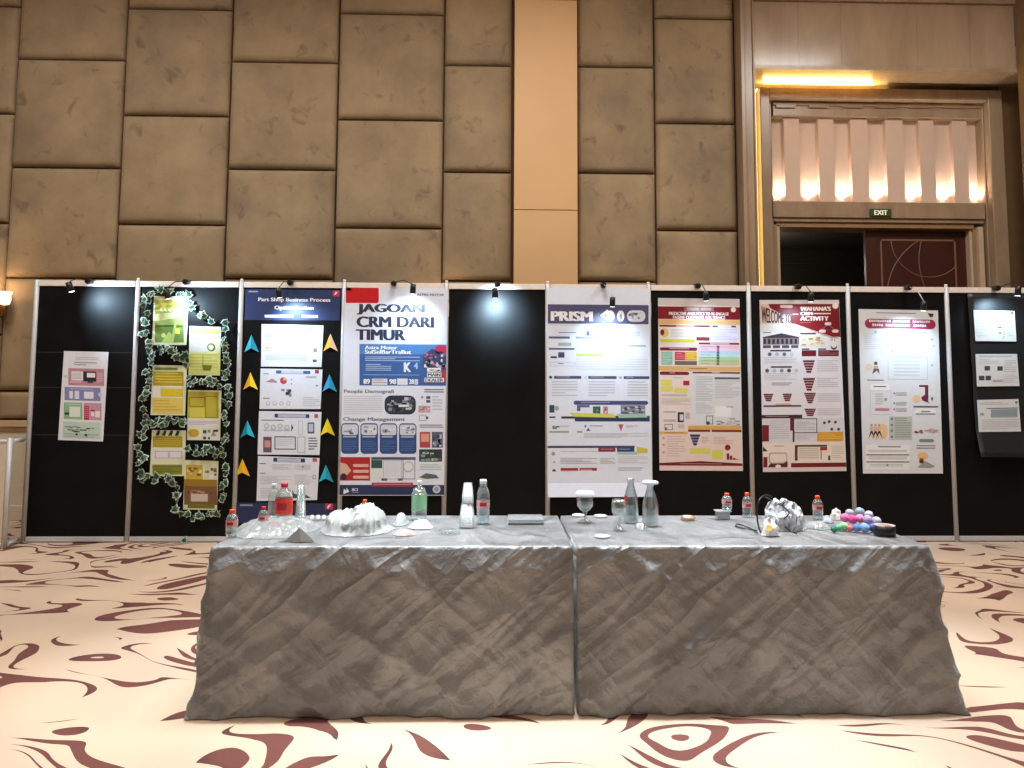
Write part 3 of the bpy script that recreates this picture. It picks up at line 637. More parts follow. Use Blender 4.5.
s.lines(205, 178, 270, 189, 1, '#8d97b4', 3, .8); s.rect(642, 165, 680, 200, '#c8304a', 2); s.poly([(650, 194), (656, 178), (674, 172), (664, 180), (670, 184), (658, 188), (662, 194)], '#f6e9ec', 3)
s.done()
def arrow(x, y, c1, c2, side, label):
    Y = -.008; w2, h = 7.3, 17.5; f = .022
    a = P(x+side*.0, y-h/2, Y); bl = P(x-w2, y+h/2, Y); br = P(x+w2, y+h/2, Y); cm = P(x, y+h/2-4, Y); cf = cm.copy(); cf.y -= f; a2 = a.copy(); a2.y -= .004
    mb = MB(); mb.keep = True
    mb.face([a2, bl, cf], c1); mb.face([a2, cf, br], c2)
    bk = Vector((0, .0025, 0))
    mb.face([a2+bk, cf+bk, bl+bk], c1); mb.face([a2+bk, br+bk, cf+bk], c2)
    for p, q in ((a2, bl), (bl, cf), (cf, br), (br, a2)): mb.face([p, q, q+bk, p+bk], c1)
    o = mb.build('paper_arrow'); o.data.transform(Matrix.Translation(-cm)); o.location = cm
    tag(o, label, 'arrow', 'folded paper arrows on the arrow board')
CY, CY2, OR, OR2, YE, YE2, BL, PK = [mat('paper_'+n, h, .6) for n, h in (('cyan', '#22b4cc'), ('cyan_deep', '#108fb0'), ('orange', '#f0a818'), ('orange_deep', '#e0921c'), ('yellow', '#f0d81c'), ('yellow_deep', '#dcc010'), ('sky_blue', '#3a96d2'), ('peach', '#e8c0a0'))]
arrow(251.5, 343.5, CY, CY2, 0, 'cyan paper arrow highest on the left side of the arrow board')
arrow(250.5, 381, OR, YE, 0, 'orange yellow paper arrow second from the top on the left side of the arrow board')
arrow(247.5, 429, CY2, CY, 0, 'cyan paper arrow third from the top on the left side of the arrow board')
arrow(242.5, 467.5, YE2, OR, 0, 'yellow paper arrow lowest on the left side of the arrow board')
arrow(330.5, 342.5, OR, PK, 0, 'peach and orange paper arrow highest on the right side of the arrow board')
arrow(329.5, 383, BL, CY2, 0, 'sky blue paper arrow second from the top on the right side of the arrow board')
arrow(327.5, 427, YE, YE2, 0, 'lemon yellow paper arrow third from the top on the right side of the arrow board')
arrow(326, 473.5, CY, CY2, 0, 'cyan paper arrow lowest on the right side of the arrow board')

# board 4: tall JAGOAN CRM poster
s = Sheet('poster', (345, 287.5), (447.5, 288.5), (444, 495.5), (339.5, 495.5), 'tall white poster reading JAGOAN CRM DARI TIMUR with a red corner block', 'poster', '#e2eafa', Y=-.027)
s.view(345, 285, 9.752)
s.rrect(8, 28, 328, 182, '#c3151d', 1, 20); s.rect(8, 28, 60, 182, '#c3151d', 2); s.rect(8, 28, 328, 60, '#c3151d', 2)
s.text(115, 190, 780, 296, 'JAGOAN', '#30364e', bold=.035); s.text(112, 314, 868, 420, 'CRM DARI', '#30364e', bold=.035); s.text(105, 442, 590, 548, 'TIMUR', '#30364e', bold=.035)
s.text(700, 82, 965, 104, 'ASTRA MOTOR', '#5a607a'); s.rect(590, 540, 870, 546, '#a9b0ba'); s.poly([(650, 500), (750, 475), (860, 485), (790, 505), (700, 515)], '#ccd3da', 2)
s.view(345, 340, 9.752)
s.rect(140, 50, 992, 455, '#3c64a4'); s.rect(140, 50, 992, 150, '#4f83c0', 2)
s.text(192, 66, 510, 100, 'Astra Motor', '#f3f6fa', 4, .035); s.text(192, 106, 645, 146, 'SulSelBarTraBut', '#f3f6fa', 4, .035)
s.lines(195, 172, 730, 225, 3, '#a9c4e6', 3); s.lines(200, 245, 450, 320, 4, '#a9c4e6', 3)
s.text(572, 228, 645, 322, 'K', '#e9f1fa', 4, .05); s.text(668, 230, 712, 292, '4', '#a9cdec', 4, .04); s.lines(180, 348, 725, 362, 1, '#9cbbe2', 3)
s.text(178, 392, 244, 440, '89', '#f3f6fa', 4, .04); s.rect(262, 388, 412, 450, '#d9dfec', 3); s.lines(272, 396, 404, 444, 2, '#b8a4b4', 4); s.text(430, 392, 500, 440, '98', '#f3f6fa', 4, .04); s.rect(508, 386, 610, 448, '#e2e7f1', 3); s.text(622, 392, 672, 440, '28', '#f3f6fa', 4, .04); s.rect(676, 392, 712, 446, '#cfd9ea', 3)
s.circ(935, 100, 60, '#c4305a', 3, 45); s.poly([(765, 290), (760, 160), (850, 90), (990, 170), (990, 300), (900, 280)], '#40466e', 3); s.blotch(770, 105, 985, 290, 30, ['#e3e5ee', '#2c3256', '#a9aec6', '#c85a78'], 4, .12)
for y0, y1, x0, x1, t in ((280, 318, 800, 935, 'HOTEL'[:3]+'EL'), (326, 368, 800, 940, 'MAIN'), (378, 420, 775, 965, 'DEALER')): s.rect(x0, y0, x1, y1, '#eef0f4', 7); (s.text(x0+8, y0+6, x1-8, y1-6, t, '#59405c', 8, .03) if t != 'HOTEL' else s.blotch(x0+8, y0+6, x1-8, y1-6, 10, ['#59405c', '#8c7890'], 8, .2))
s.rect(935, 300, 990, 420, '#a83c50', 3)
s.view(335, 380, 6.144)
s.text(55, 66, 362, 94, 'People Demografi', '#6c6f7a', 3, .015); s.text(50, 236, 430, 264, 'Change Management', '#5c606c', 3, .015)
s.lines(55, 105, 290, 225, 9, '#cfd1d6')
s.rrect(304, 102, 496, 218, '#2e3646', 1, 40); s.blotch(320, 112, 485, 205, 26, ['#8a93a2', '#4c5666', '#c3cad2', '#1d2430'], 2, .16); s.rect(390, 158, 452, 172, '#e8ecf0', 6)
for i in range(4):
    x = 38+118*i; s.rrect(x, 272, x+108, 458, '#2f4f86', 1, 22); s.rrect(x+6, 280, x+102, 345, '#d3dae6', 2, 14); s.blotch(x+12, 288, x+96, 340, 9, ['#5c6a84', '#98a4ba', '#e8ecf2'], 3, .22); s.lines(x+12, 352, x+92, 366, 1, '#c9d5ea', 3); s.lines(x+12, 380, x+96, 446, 6, '#5478b4', 3, .3)
s.rect(28, 478, 215, 620, '#b0262c'); s.poly([(28, 510), (70, 520), (100, 560), (60, 600), (28, 600)], '#d9b6a4', 3); s.circ(52, 596, 20, '#2c2a36', 4)
for y in (520, 555, 590): s.rrect(110, y, 208, y+18, '#e6b4ae', 3)
s.rect(222, 478, 495, 494, '#46506e'); s.rect(222, 496, 290, 545, '#35564c'); s.rect(222, 550, 290, 612, '#dfe6e4'); s.frame(296, 498, 410, 612, '#aab2ba', 3); s.lines(305, 510, 400, 600, 7, '#dde0e4'); s.frame(416, 482, 492, 612, '#6c7684', 4); s.circ(450, 536, 32, '#a9b4bc', 3); s.circ(450, 536, 27, '#e6eaec', 4); s.rect(285, 606, 320, 620, '#39424a'); s.rect(385, 606, 415, 620, '#39424a')
s.lines(548, 62, 668, 90, 2, '#5b606e'); s.circ(535, 112, 8, '#8a90a0'); s.rect(560, 105, 585, 122, '#6c4a58'); s.rect(560, 128, 585, 146, '#555d70'); s.rect(512, 164, 585, 206, '#caa3ae'); s.blotch(514, 166, 583, 204, 8, ['#8c5a70', '#e8d4da'], 2, .2); s.lines(598, 105, 660, 200, 5, '#c3c7ce'); s.frame(516, 220, 560, 256, '#9aa2ac', 3); s.rect(560, 230, 572, 246, '#4a505e'); s.lines(518, 280, 668, 304, 2, '#6c707c')
s.rect(520, 324, 585, 420, '#b4475a'); s.rect(528, 335, 578, 385, '#d9a48c', 2); s.rect(594, 324, 662, 420, '#5a6274'); s.blotch(598, 330, 660, 415, 12, ['#c9cdd8', '#333c50', '#98a0b4'], 2, .25); s.rect(516, 430, 658, 505, '#2f3a3c'); s.blotch(520, 435, 655, 500, 12, ['#c6d6cf', '#596a66', '#88a49c'], 2, .2); s.lines(520, 520, 655, 560, 4, '#b9cfc9'); s.poly([(515, 600), (560, 575), (620, 585), (640, 605), (560, 610)], '#59696a', 2)
s.rect(225, 632, 478, 656, '#a03844', 3); s.lines(240, 640, 465, 650, 1, '#dca0a4', 4); s.rect(10, 646, 680, 706, '#26345e', 2); s.poly([(50, 698), (55, 668), (70, 680), (72, 662), (88, 686), (62, 698)], '#e9edf5', 3); s.text(104, 666, 140, 682, 'BCI', '#e9edf5', 3, .03); s.lines(104, 688, 175, 696, 1, '#9fabc9', 3); s.circ(624, 672, 24, '#d3d9e4', 3); s.circ(624, 672, 15, '#9aa6be', 4)
s.done()

# board 6: PRISM poster
s = Sheet('poster', (546.5, 287.5), (649, 288.5), (652.5, 496), (547.5, 496.5), 'wide white poster headed PRISM with a violet grey title band', 'poster', '#e0e8f7', Y=-.028, curl=.05)
s.view(540, 280, 6.4)
s.rect(50, 160, 695, 285, '#514f74'); s.text(68, 205, 338, 268, 'PRISM', '#eef0f6', bold=.045)
s.poly([(385, 230), (430, 190), (440, 200), (410, 232), (430, 262)], '#f3f6fa', 3); s.circ(450, 232, 26, '#f3f6fa', 3, 36); s.circ(516, 232, 24, '#eef2f8', 3, 36); s.circ(450, 240, 11, '#8f9ab8', 4, 18); s.circ(516, 240, 10, '#8f9ab8', 4, 20)
s.rrect(556, 195, 674, 270, '#d9dcea', 3, 34); s.blotch(566, 205, 662, 262, 12, ['#556a84', '#93a4b8', '#e9ecf4'], 4, .18)
s.lines(60, 292, 380, 300, 1, '#b9c0d0'); s.frame(96, 325, 265, 358, '#d3d8e2', 2); s.lines(120, 340, 230, 352, 1, '#6f7690'); s.frame(296, 332, 522, 362, '#8b8fb8', 5); s.rect(296, 332, 315, 362, '#5a5c96', 3); s.lines(320, 342, 510, 354, 1, '#bcbfda', 3); s.lines(560, 335, 640, 370, 3, '#b5c8c2')
s.rect(56, 368, 190, 382, '#5c6276'); s.rect(228, 368, 402, 382, '#9aa2b0'); s.rect(116, 408, 200, 430, '#a5b6ae'); s.rect(56, 442, 220, 454, '#5c6276'); s.rect(560, 420, 678, 432, '#a9b2b4'); s.rect(116, 470, 156, 505, '#3f4c5c'); s.rect(68, 496, 108, 508, '#262c3c'); s.rect(232, 478, 395, 496, '#c5d97a'); s.frame(66, 532, 226, 560, '#c1c7d3', 3); s.lines(115, 540, 175, 552, 1, '#7d8496'); s.lines(230, 395, 540, 470, 5, '#d6dae0'); s.lines(230, 510, 690, 590, 5, '#d6dae2')
for x0, x1 in ((90, 264), (308, 490), (535, 700)): s.rect(x0, 622, x1, 640, '#434a6c'); s.lines(x0+15, 627, x0+100, 634, 1, '#c8ccda', 3)
s.circ(68, 631, 10, '#3a4260'); s.circ(292, 631, 9, '#c9cedb'); s.circ(514, 631, 9, '#a5abc0')
for x0, x1 in ((75, 240), (310, 480), (560, 690)): s.lines(x0, 655, x1, 760, 6, '#c3c8d4')
s.view(540, 390, 6.4)
s.rrect(215, 76, 692, 102, '#4a4f7c', 1); s.lines(260, 84, 620, 94, 1, '#a5a9c8', 2); s.rect(60, 104, 92, 152, '#39485a'); s.circ(105, 124, 16, '#9fb4b8'); s.rect(236, 104, 316, 118, '#5a5f94'); s.rect(236, 118, 258, 142, '#5a5f94'); s.rect(338, 112, 386, 158, '#3f6658'); s.rect(404, 112, 434, 158, '#c6788a'); s.blotch(342, 114, 384, 155, 6, ['#8fb4a4', '#2a4a40'], 2, .3); s.blotch(406, 114, 432, 155, 5, ['#eccfd4', '#8a3a50'], 2, .3)
s.rect(516, 104, 674, 160, '#8c90a4'); s.blotch(518, 106, 672, 158, 20, ['#3c4258', '#cfd3de', '#5e4f6a'], 2, .16)
s.rect(60, 176, 98, 186, '#2e3446'); s.rect(136, 176, 228, 190, '#2e3446'); s.rect(222, 172, 702, 208, '#303a62'); s.poly([(190, 152), (470, 160), (488, 184), (215, 178)], '#d3d468', 2); s.poly([(490, 162), (672, 160), (690, 182), (505, 186)], '#9ccab0', 2)
s.blotch(78, 232, 125, 255, 5, ['#5c6478', '#9aa0b0'], 2, .4); s.lines(130, 236, 190, 246, 1, '#9aa0b0'); s.rect(60, 268, 185, 280, '#98ac9c'); s.circ(290, 238, 7, '#5c6aa0'); s.lines(320, 234, 400, 244, 1, '#5c6484'); s.poly([(296, 268), (308, 248), (322, 268)], '#46508a'); s.poly([(500, 226), (534, 226), (518, 272)], '#b8547c', 2); s.lines(550, 234, 635, 250, 2, '#c9a2b4'); s.rect(236, 268, 270, 280, '#9aa0ac'); s.lines(280, 282, 690, 315, 4, '#c3c7cf')
s.rect(48, 362, 605, 376, '#3c4872'); s.rect(372, 374, 482, 400, '#8a2c4c', 2); s.rect(492, 374, 604, 400, '#274a78', 2); s.lines(390, 382, 465, 390, 1, '#d3a4b4', 3); s.lines(505, 382, 590, 390, 1, '#a4bcd8', 3); s.rect(495, 402, 620, 418, '#a5c4c8', 2); s.poly([(618, 368), (688, 382), (688, 405), (620, 410)], '#cfc640', 3)
s.circ(85, 412, 12, '#9aa0b0'); s.lines(130, 395, 370, 405, 1, '#c9ccaa'); s.lines(130, 440, 365, 480, 4, '#a9aeb2'); s.lines(385, 440, 480, 480, 4, '#b4b8b0'); s.lines(500, 430, 690, 480, 4, '#d0d3d6'); s.circ(90, 520, 12, '#555b6a'); s.circ(90, 465, 8, '#b4b9c4')
s.rect(132, 502, 244, 558, '#9c2c3c', 1); s.rect(252, 502, 364, 558, '#9c2c3c', 1); s.lines(138, 518, 240, 552, 2, '#e3b9bd', 2); s.lines(258, 512, 358, 546, 2, '#e3b9bd', 2); s.lines(500, 500, 660, 555, 4, '#9fc2b4')
s.done()

# board 7: maroon-banded poster
s = Sheet('poster', (658, 298), (739.5, 299), (743, 471), (659.5, 470.5), 'narrow colourful poster with maroon title band and yellow, pink and teal boxes', 'poster', '#e4d8d4')
s.view(650, 290, 7.68)
s.rect(62, 66, 690, 120, '#cdc6c6'); s.rect(60, 130, 690, 228, '#7c1420'); s.rect(262, 128, 490, 164, '#8f6a66', 2); s.rect(285, 136, 375, 156, '#b39a96', 3); s.rect(390, 136, 470, 156, '#b39a96', 3)
s.text(145, 172, 605, 196, 'PREDICTIVE ANALYTICS TO RE-ENGAGE', '#f2e4e4', 3, .03); s.text(175, 202, 578, 226, 'PASSIVE CUSTOMER FOR SERVICE', '#f2e4e4', 3, .03); s.circ(640, 150, 20, '#f0e0e0', 3)
s.rect(60, 232, 690, 268, '#dcaf78'); s.lines(290, 246, 450, 256, 1, '#c07a78'); s.rect(72, 274, 460, 288, '#7c1c2c'); s.rect(200, 275, 340, 287, '#c9a48c', 2); s.rect(480, 274, 660, 288, '#5a4a66'); s.rect(520, 275, 625, 287, '#ded6ea', 2)
s.rect(70, 294, 350, 412, '#e2dcd4', 1); s.rect(78, 384, 345, 408, '#c9cc32', 2); s.circ(112, 334, 32, '#e0bc84', 2, 34); s.circ(94, 332, 16, '#6a2a1c', 3, 24); s.lines(160, 305, 340, 372, 6, '#bfb9b0'); s.rect(356, 366, 456, 392, '#8f2c40', 2); s.rect(480, 292, 680, 400, '#e0dcf4'); s.lines(490, 300, 670, 395, 7, '#c2bee2'); s.lines(360, 300, 455, 350, 4, '#d2b8c4')
s.rect(375, 408, 685, 422, '#7a2440', 2); s.rect(460, 410, 610, 420, '#d3b4c4', 3)
s.rrect(75, 448, 362, 472, '#7c1c2c', 2); s.lines(150, 455, 300, 466, 1, '#e0b8b8', 3); s.rect(88, 482, 172, 582, '#8cc0ac'); s.rect(190, 482, 268, 546, '#c0304c'); s.rect(270, 482, 358, 548, '#d9ac24'); s.rect(190, 552, 360, 584, '#6e645c'); s.lines(96, 490, 165, 575, 7, '#b8dccf', 2); s.lines(198, 492, 260, 540, 4, '#e08a9a', 2); s.lines(278, 490, 350, 542, 4, '#ecd27a', 2)
for i, c in enumerate(('#e4bcd4', '#e6cfe6', '#bcd8f2', '#bfe4e4', '#a4dcb4', '#b8c894', '#c4c89a')): s.rect(376, 430+22*i, 686, 451+22*i, c)
for i, c in enumerate(('#8a3a6a', '#b06a9a', '#5a6a8a', '#4a7a8a', '#2c6a4a', '#6a7a3a', '#7a7a4a')): s.rect(512, 430+22*i, 532, 450+22*i, c, 2); s.lines(390, 435+22*i, 500, 446+22*i, 1, '#9c8fa4', 2, .3)
s.rect(62, 592, 695, 628, '#dcb070'); s.lines(300, 606, 440, 618, 1, '#9a6a50', 2); s.rrect(74, 634, 300, 660, '#7c1c2c', 2); s.lines(150, 642, 220, 654, 1, '#e0b8b8', 3); s.rect(326, 634, 692, 646, '#7c1c2c', 2); s.rect(475, 635, 535, 645, '#c9a4a4', 3)
s.rect(320, 650, 696, 691, '#d9dde2'); s.lines(345, 670, 480, 690, 2, '#b5bac2'); s.rect(495, 674, 688, 688, '#5a5c70', 3); s.lines(180, 678, 250, 692, 1, '#9accc4')
s.view(650, 380, 7.68)
s.rect(320, 0, 700, 350, '#d9dde2'); s.lines(350, 0, 480, 170, 13, '#b9bdc4'); s.lines(500, 0, 690, 150, 12, '#b9bdc4'); s.rect(82, 5, 168, 50, '#dcd66c'); s.rect(85, 55, 175, 95, '#dcd66c', 2); s.rect(185, 68, 285, 104, '#dcd66c', 2); s.rect(255, 12, 302, 48, '#b02430', 2); s.lines(90, 118, 285, 135, 2, '#b0a6ac'); s.rect(165, 142, 310, 176, '#dedcb0'); s.lines(90, 150, 310, 200, 5, '#c6bcbc')
s.lines(350, 180, 480, 270, 6, '#bcc0c8'); s.rect(500, 205, 625, 285, '#eceef2', 2); s.frame(430, 278, 484, 345, '#7c828e', 6, 2); s.circ(445, 335, 14, '#54434e', 3); s.blotch(500, 298, 690, 352, 16, ['#5c6470', '#9aa2ac', '#d3d8de'], 2, .16); s.lines(585, 208, 640, 220, 1, '#5a5f70', 3)
s.lines(105, 250, 200, 262, 1, '#6a6470'); s.rrect(212, 254, 260, 330, '#2f2c36', 2, 6); s.rect(228, 270, 256, 316, '#cfd6de', 3); s.rrect(272, 258, 306, 305, '#b9b4ba', 2, 8); s.lines(105, 312, 200, 330, 2, '#8a8490'); s.frame(112, 345, 175, 390, '#7c7886', 5, 2); s.rect(112, 370, 130, 392, '#6a6672', 3); s.rect(215, 345, 262, 376, '#cdb9bd', 2)
s.rect(292, 356, 702, 386, '#d9a85c'); s.rect(292, 386, 462, 402, '#7c2c1c', 2); s.rect(474, 386, 702, 402, '#7c2c1c', 2); s.rect(72, 402, 290, 422, '#dcb070'); s.lines(110, 408, 260, 416, 1, '#a06a40', 2)
s.rect(72, 424, 706, 628, '#e6d2ca'); s.lines(130, 436, 270, 600, 9, '#cdbab8', 2)
for i in range(4): s.poly([(304+8*i, 422+22*i), (386-8*i, 422+22*i), (380-8*i, 440+22*i), (310+8*i, 440+22*i)], '#2f3a6e', 3)
s.lines(396, 440, 455, 490, 4, '#c2b2ae', 2); s.rect(310, 526, 460, 568, '#d6d364', 2); s.lines(490, 440, 640, 500, 5, '#c9b6b2', 2); s.rect(476, 540, 562, 610, '#d6d364', 2); s.circ(596, 520, 22, '#8a1420', 3)
for i, h in enumerate((48, 30, 14, 5)): s.rect(588+24*i, 612-h, 608+24*i, 612, '#8a1c28', 3)
s.circ(104, 452, 10, '#b9a4a4', 3); s.circ(104, 502, 10, '#b9a4a4', 3); s.circ(104, 560, 10, '#b9a4a4', 3)
s.poly([(72, 640), (390, 624), (710, 640), (710, 658), (72, 658)], '#701820', 3); s.lines(230, 642, 550, 652, 1, '#c48a8a', 4); s.rect(72, 660, 712, 696, '#e6ccc8')
s.done()

# board 8: welcome poster
s = Sheet('poster', (759.5, 300), (839, 300), (846.5, 471), (763, 472), "maroon and white poster titled WAHANA'S CRM ACTIVITY with a WELCOME TO wedge", 'poster', '#e0e0e8')
s.view(752, 290, 7.68)
s.rect(56, 74, 668, 104, '#dcd6d6'); s.poly([(60, 108), (668, 108), (680, 365), (575, 365), (330, 262), (60, 262)], '#7c1620'); s.poly([(60, 108), (125, 108), (140, 140), (220, 185), (300, 190), (300, 262), (60, 262)], '#dcc4b8', 2)
s.poly([(330, 262), (575, 365), (668, 365), (668, 380), (340, 300)], '#e8cfc0', 2)
s.lay = 3
def wfn(u, v):
    x = 72+u*230; h0 = 120+68*min(1, u*1.4); y = h0+(256-h0)*v; a, c = s.toUV(x, y); return s.uv(a, c)
text_mesh(s.mb, 'WELCOME TO', wfn, ink('#3c2024'), .03); s.lay = 0
s.rrect(215, 116, 312, 138, '#dcc4c0', 3); s.text(368, 128, 606, 162, "WAHANA'S", '#f0e2de', 3, .05); s.text(368, 170, 468, 196, 'CRM', '#f0e2de', 3, .05); s.rect(474, 178, 604, 188, '#f0e2de', 3); s.text(368, 204, 590, 238, 'ACTIVITY', '#f0e2de', 3, .05); s.lines(372, 250, 455, 264, 1, '#a05a3c', 3); s.rect(312, 184, 356, 192, '#e0c0bc', 3)
s.circ(640, 122, 24, '#f0e6e6', 3); s.poly([(583, 262), (645, 312), (520, 312)], '#a05058', 2); s.poly([(583, 274), (630, 308), (536, 308)], '#6a141c', 3)
for x, y in ((583, 262), (540, 320), (640, 320)): s.rrect(x-26, y-12, x+26, y+12, '#e6d0cc', 4)
s.rect(60, 265, 330, 330, '#d6d6d0', 1); s.lines(85, 328, 145, 340, 1, '#3c343c', 3)
s.poly([(82, 365), (225, 335), (362, 365), (362, 372), (82, 372)], '#3c3038', 2); s.rect(84, 372, 362, 424, '#8a7c84', 2)
for i in range(8): s.rect(88+34*i, 378, 106+34*i, 418, '#2e2630', 3)
s.rect(84, 428, 145, 450, '#5e5058', 2)
for i in range(3): s.rect(160+70*i, 428, 215+70*i, 450, '#5e5058', 2)
s.rect(140, 464, 300, 476, '#4a3a44', 2); s.rect(145, 590, 305, 602, '#4a3a44', 2)
for i, c in enumerate(('#5a6a84', '#b8bcc6', '#6a7488', '#c8ccd4')): s.circ(136+56*i, 498, 15, c, 2)
for i, c in enumerate(('#54586a', '#b8bcc6', '#8a8e9a', '#4c4c5c', '#c2c6ce')): s.circ(116+56*i, 624, 15, c, 2)
s.lines(95, 520, 345, 575, 4, '#c9cdd6'); s.lines(95, 645, 345, 700, 4, '#c9cdd6'); s.lines(150, 716, 305, 745, 2, '#8a8c96')
s.rect(370, 332, 490, 344, '#5a3a40', 3); s.rect(372, 350, 560, 440, '#dfd6c4', 2); s.blotch(378, 356, 555, 435, 14, ['#a49a8c', '#dcb070', '#c4bca8', '#8c8478'], 3, .14); s.circ(628, 440, 24, '#4a3c44', 3); s.circ(628, 428, 22, '#e6e0e0', 4); s.blotch(600, 345, 665, 400, 6, ['#5a4a50', '#c4b4b4'], 3, .16)
s.rect(382, 468, 492, 514, '#6e1a28', 2); s.rect(508, 468, 666, 514, '#6e1a28', 2); s.lines(515, 478, 658, 508, 3, '#a06a74', 3); s.rect(382, 454, 440, 464, '#4a3a40', 2); s.rect(508, 454, 568, 464, '#4a3a40', 2)
def funnel(x, y, w, h, n=5):
    for i in range(n): f = .07*i; s.poly([(x+w*f, y+h*i/n), (x+w*(1-f), y+h*i/n), (x+w*(.97-f), y+h*(i+.75)/n), (x+w*(.03+f), y+h*(i+.75)/n)], '#6e2434', 3)
funnel(390, 545, 92, 102); funnel(392, 682, 92, 102); s.lines(500, 545, 660, 640, 6, '#c6c2c8', 2); s.lines(500, 682, 660, 760, 5, '#c6c2c8', 2)
s.view(752, 380, 7.68)
funnel(400, 105, 90, 84); funnel(402, 226, 88, 60, 4); funnel(88, 110, 75, 60, 4); funnel(234, 110, 72, 60, 4); s.lines(505, 110, 680, 180, 5, '#c6c2c8', 2); s.lines(505, 225, 685, 285, 4, '#c6c2c8', 2); 
s.rect(88, 198, 378, 210, '#54343c', 2); s.rect(180, 186, 300, 196, '#caa888', 2); s.rect(75, 272, 385, 298, '#3c2a30', 2); s.lines(105, 280, 375, 292, 1, '#a4949a', 3)
s.rect(75, 298, 710, 480, '#d6d6dc', 1); s.rect(75, 348, 130, 472, '#781828', 2); s.rect(292, 298, 320, 392, '#6a1c34', 2); s.rect(312, 392, 326, 478, '#3c2028', 2); s.frame(318, 300, 500, 412, '#4a3c48', 6, 2); s.lines(135, 312, 285, 460, 9, '#c3c3ca', 2); s.lines(335, 325, 485, 395, 5, '#bcc4c8', 3); s.lines(335, 425, 485, 465, 3, '#c6c2c8', 3); s.rect(500, 405, 700, 475, '#d49a2c', 2); s.lines(512, 415, 690, 465, 4, '#e6bc64', 3)
for x, y in ((555, 335), (592, 326), (612, 384), (665, 384), (640, 330)): s.circ(x, y, 11, '#45454e', 3)
s.rect(80, 480, 718, 640, '#e8dcd2', 2); s.rect(86, 590, 118, 668, '#781828', 3); s.poly([(84, 510), (120, 548), (84, 548)], '#3c2028', 3); s.rrect(128, 556, 270, 640, '#b4a49a', 3, 20); s.rrect(138, 566, 262, 632, '#e8dcd2', 4, 16); s.poly([(120, 668), (140, 640), (240, 640), (272, 620), (272, 668)], '#5c1c24', 4); s.circ(200, 662, 22, '#f0e8e0', 5, 14); s.lines(170, 505, 245, 518, 1, '#a0948c', 3)
s.rect(328, 502, 576, 516, '#54403c', 3); s.rect(328, 502, 350, 620, '#54403c', 3); s.rect(522, 518, 576, 544, '#9c2c34', 4); s.lines(360, 525, 510, 610, 6, '#bcb0a8', 3); s.rect(584, 585, 600, 620, '#3c3434', 3); s.lines(610, 510, 705, 610, 7, '#cfc4ba', 3); s.rect(526, 546, 534, 610, '#8a7c78', 3)
s.rect(300, 638, 722, 670, '#701820', 3); s.rect(84, 674, 722, 704, '#e0ccc8', 2)
s.done()

# board 9: pale grey poster
s = Sheet('poster', (858.5, 309), (938, 310.5), (943, 473.5), (863, 473.5), 'pale grey poster with a rounded magenta title bar on the ninth board', 'poster', '#dde2e8')
s.view(852, 290, 7.68)
s.lines(185, 175, 490, 190, 1, '#8a90a4'); s.rrect(98, 225, 642, 300, '#a03058', 2, 36); 
for x0, x1, yy in ((130, 300, 232), (312, 455, 232), (465, 605, 232), (155, 245, 263), (257, 460, 263), (470, 585, 263)):
    n = int((x1-x0)/17)
    for q in range(n): s.rect(x0+17*q, yy+(q*7 % 3), x0+17*q+13, yy+20-(q*5 % 4), '#efdfe8', 4)
s.poly([(580, 175), (600, 205), (592, 180), (604, 178), (610, 205), (628, 178), (618, 205)], '#6c4a5a', 3); s.circ(180, 328, 10, '#b0b4c4'); s.lines(95, 340, 205, 470, 8, '#cdd1d8'); s.frame(215, 335, 580, 500, '#bcc8cc', 3, 2); s.frame(275, 515, 580, 692, '#a9babc', 3, 2); s.lines(325, 520, 520, 680, 6, '#c9d2d4'); s.circ(312, 362, 8, '#a4a070'); s.circ(312, 470, 8, '#a4a070'); s.lines(340, 350, 540, 490, 6, '#d3dada')
s.circ(130, 600, 28, '#e4d0b4', 1); s.circ(182, 570, 14, '#5c5450', 2); s.rect(165, 590, 200, 612, '#c0a898', 2); s.poly([(155, 655), (165, 612), (205, 612), (212, 655), (190, 625)], '#6e5a5c', 3); s.lines(115, 695, 255, 715, 1, '#8c8c94'); s.circ(615, 380, 9, '#a9b2b8'); s.circ(628, 430, 9, '#b9c2c4'); s.circ(615, 580, 9, '#c2b4a4'); s.circ(560, 325, 9, '#c88ca4')
s.view(852, 380, 7.68)
s.rrect(140, 40, 290, 86, '#eef0f0', 2, 10); s.lines(165, 52, 262, 74, 1, '#7a7e88', 3); s.frame(140, 86, 300, 272, '#c9cfd2', 3, 2); s.circ(258, 155, 12, '#98a0a8', 3); s.rrect(176, 222, 288, 242, '#b8849a', 3); s.lines(180, 110, 238, 200, 5, '#c4cacc', 3)
for y in (100, 175, 222): s.circ(324, y+8, 7, '#7c848a', 3); s.lines(336, y, 420, y+30, 3, '#a9b0b4', 3)
s.poly([(515, 42), (585, 42), (585, 170), (595, 182), (540, 160), (530, 135), (560, 125), (560, 56), (515, 56)], '#7a1c40', 3); s.circ(495, 150, 30, '#e8c79c', 1); s.circ(565, 130, 22, '#5c3440', 4, 12); s.rect(608, 135, 620, 160, '#3c343c', 3); s.lines(470, 203, 662, 217, 1, '#5c606c', 3, .8); s.rrect(486, 226, 645, 268, '#f0f1f1', 2, 14); s.frame(490, 260, 640, 268, '#7c8288', 4, 3); s.lines(530, 240, 600, 254, 1, '#8c9298', 4, .8)
s.rect(285, 285, 462, 465, '#bcc4c0', 1); s.lines(330, 295, 450, 455, 9, '#949c98', 2)
for i in range(4): s.circ(305, 305+45*i, 10, '#7c8880', 3)
s.circ(235, 400, 40, '#ecc490', 1, 60); s.circ(185, 410, 45, '#ead8c4', 2, 55)
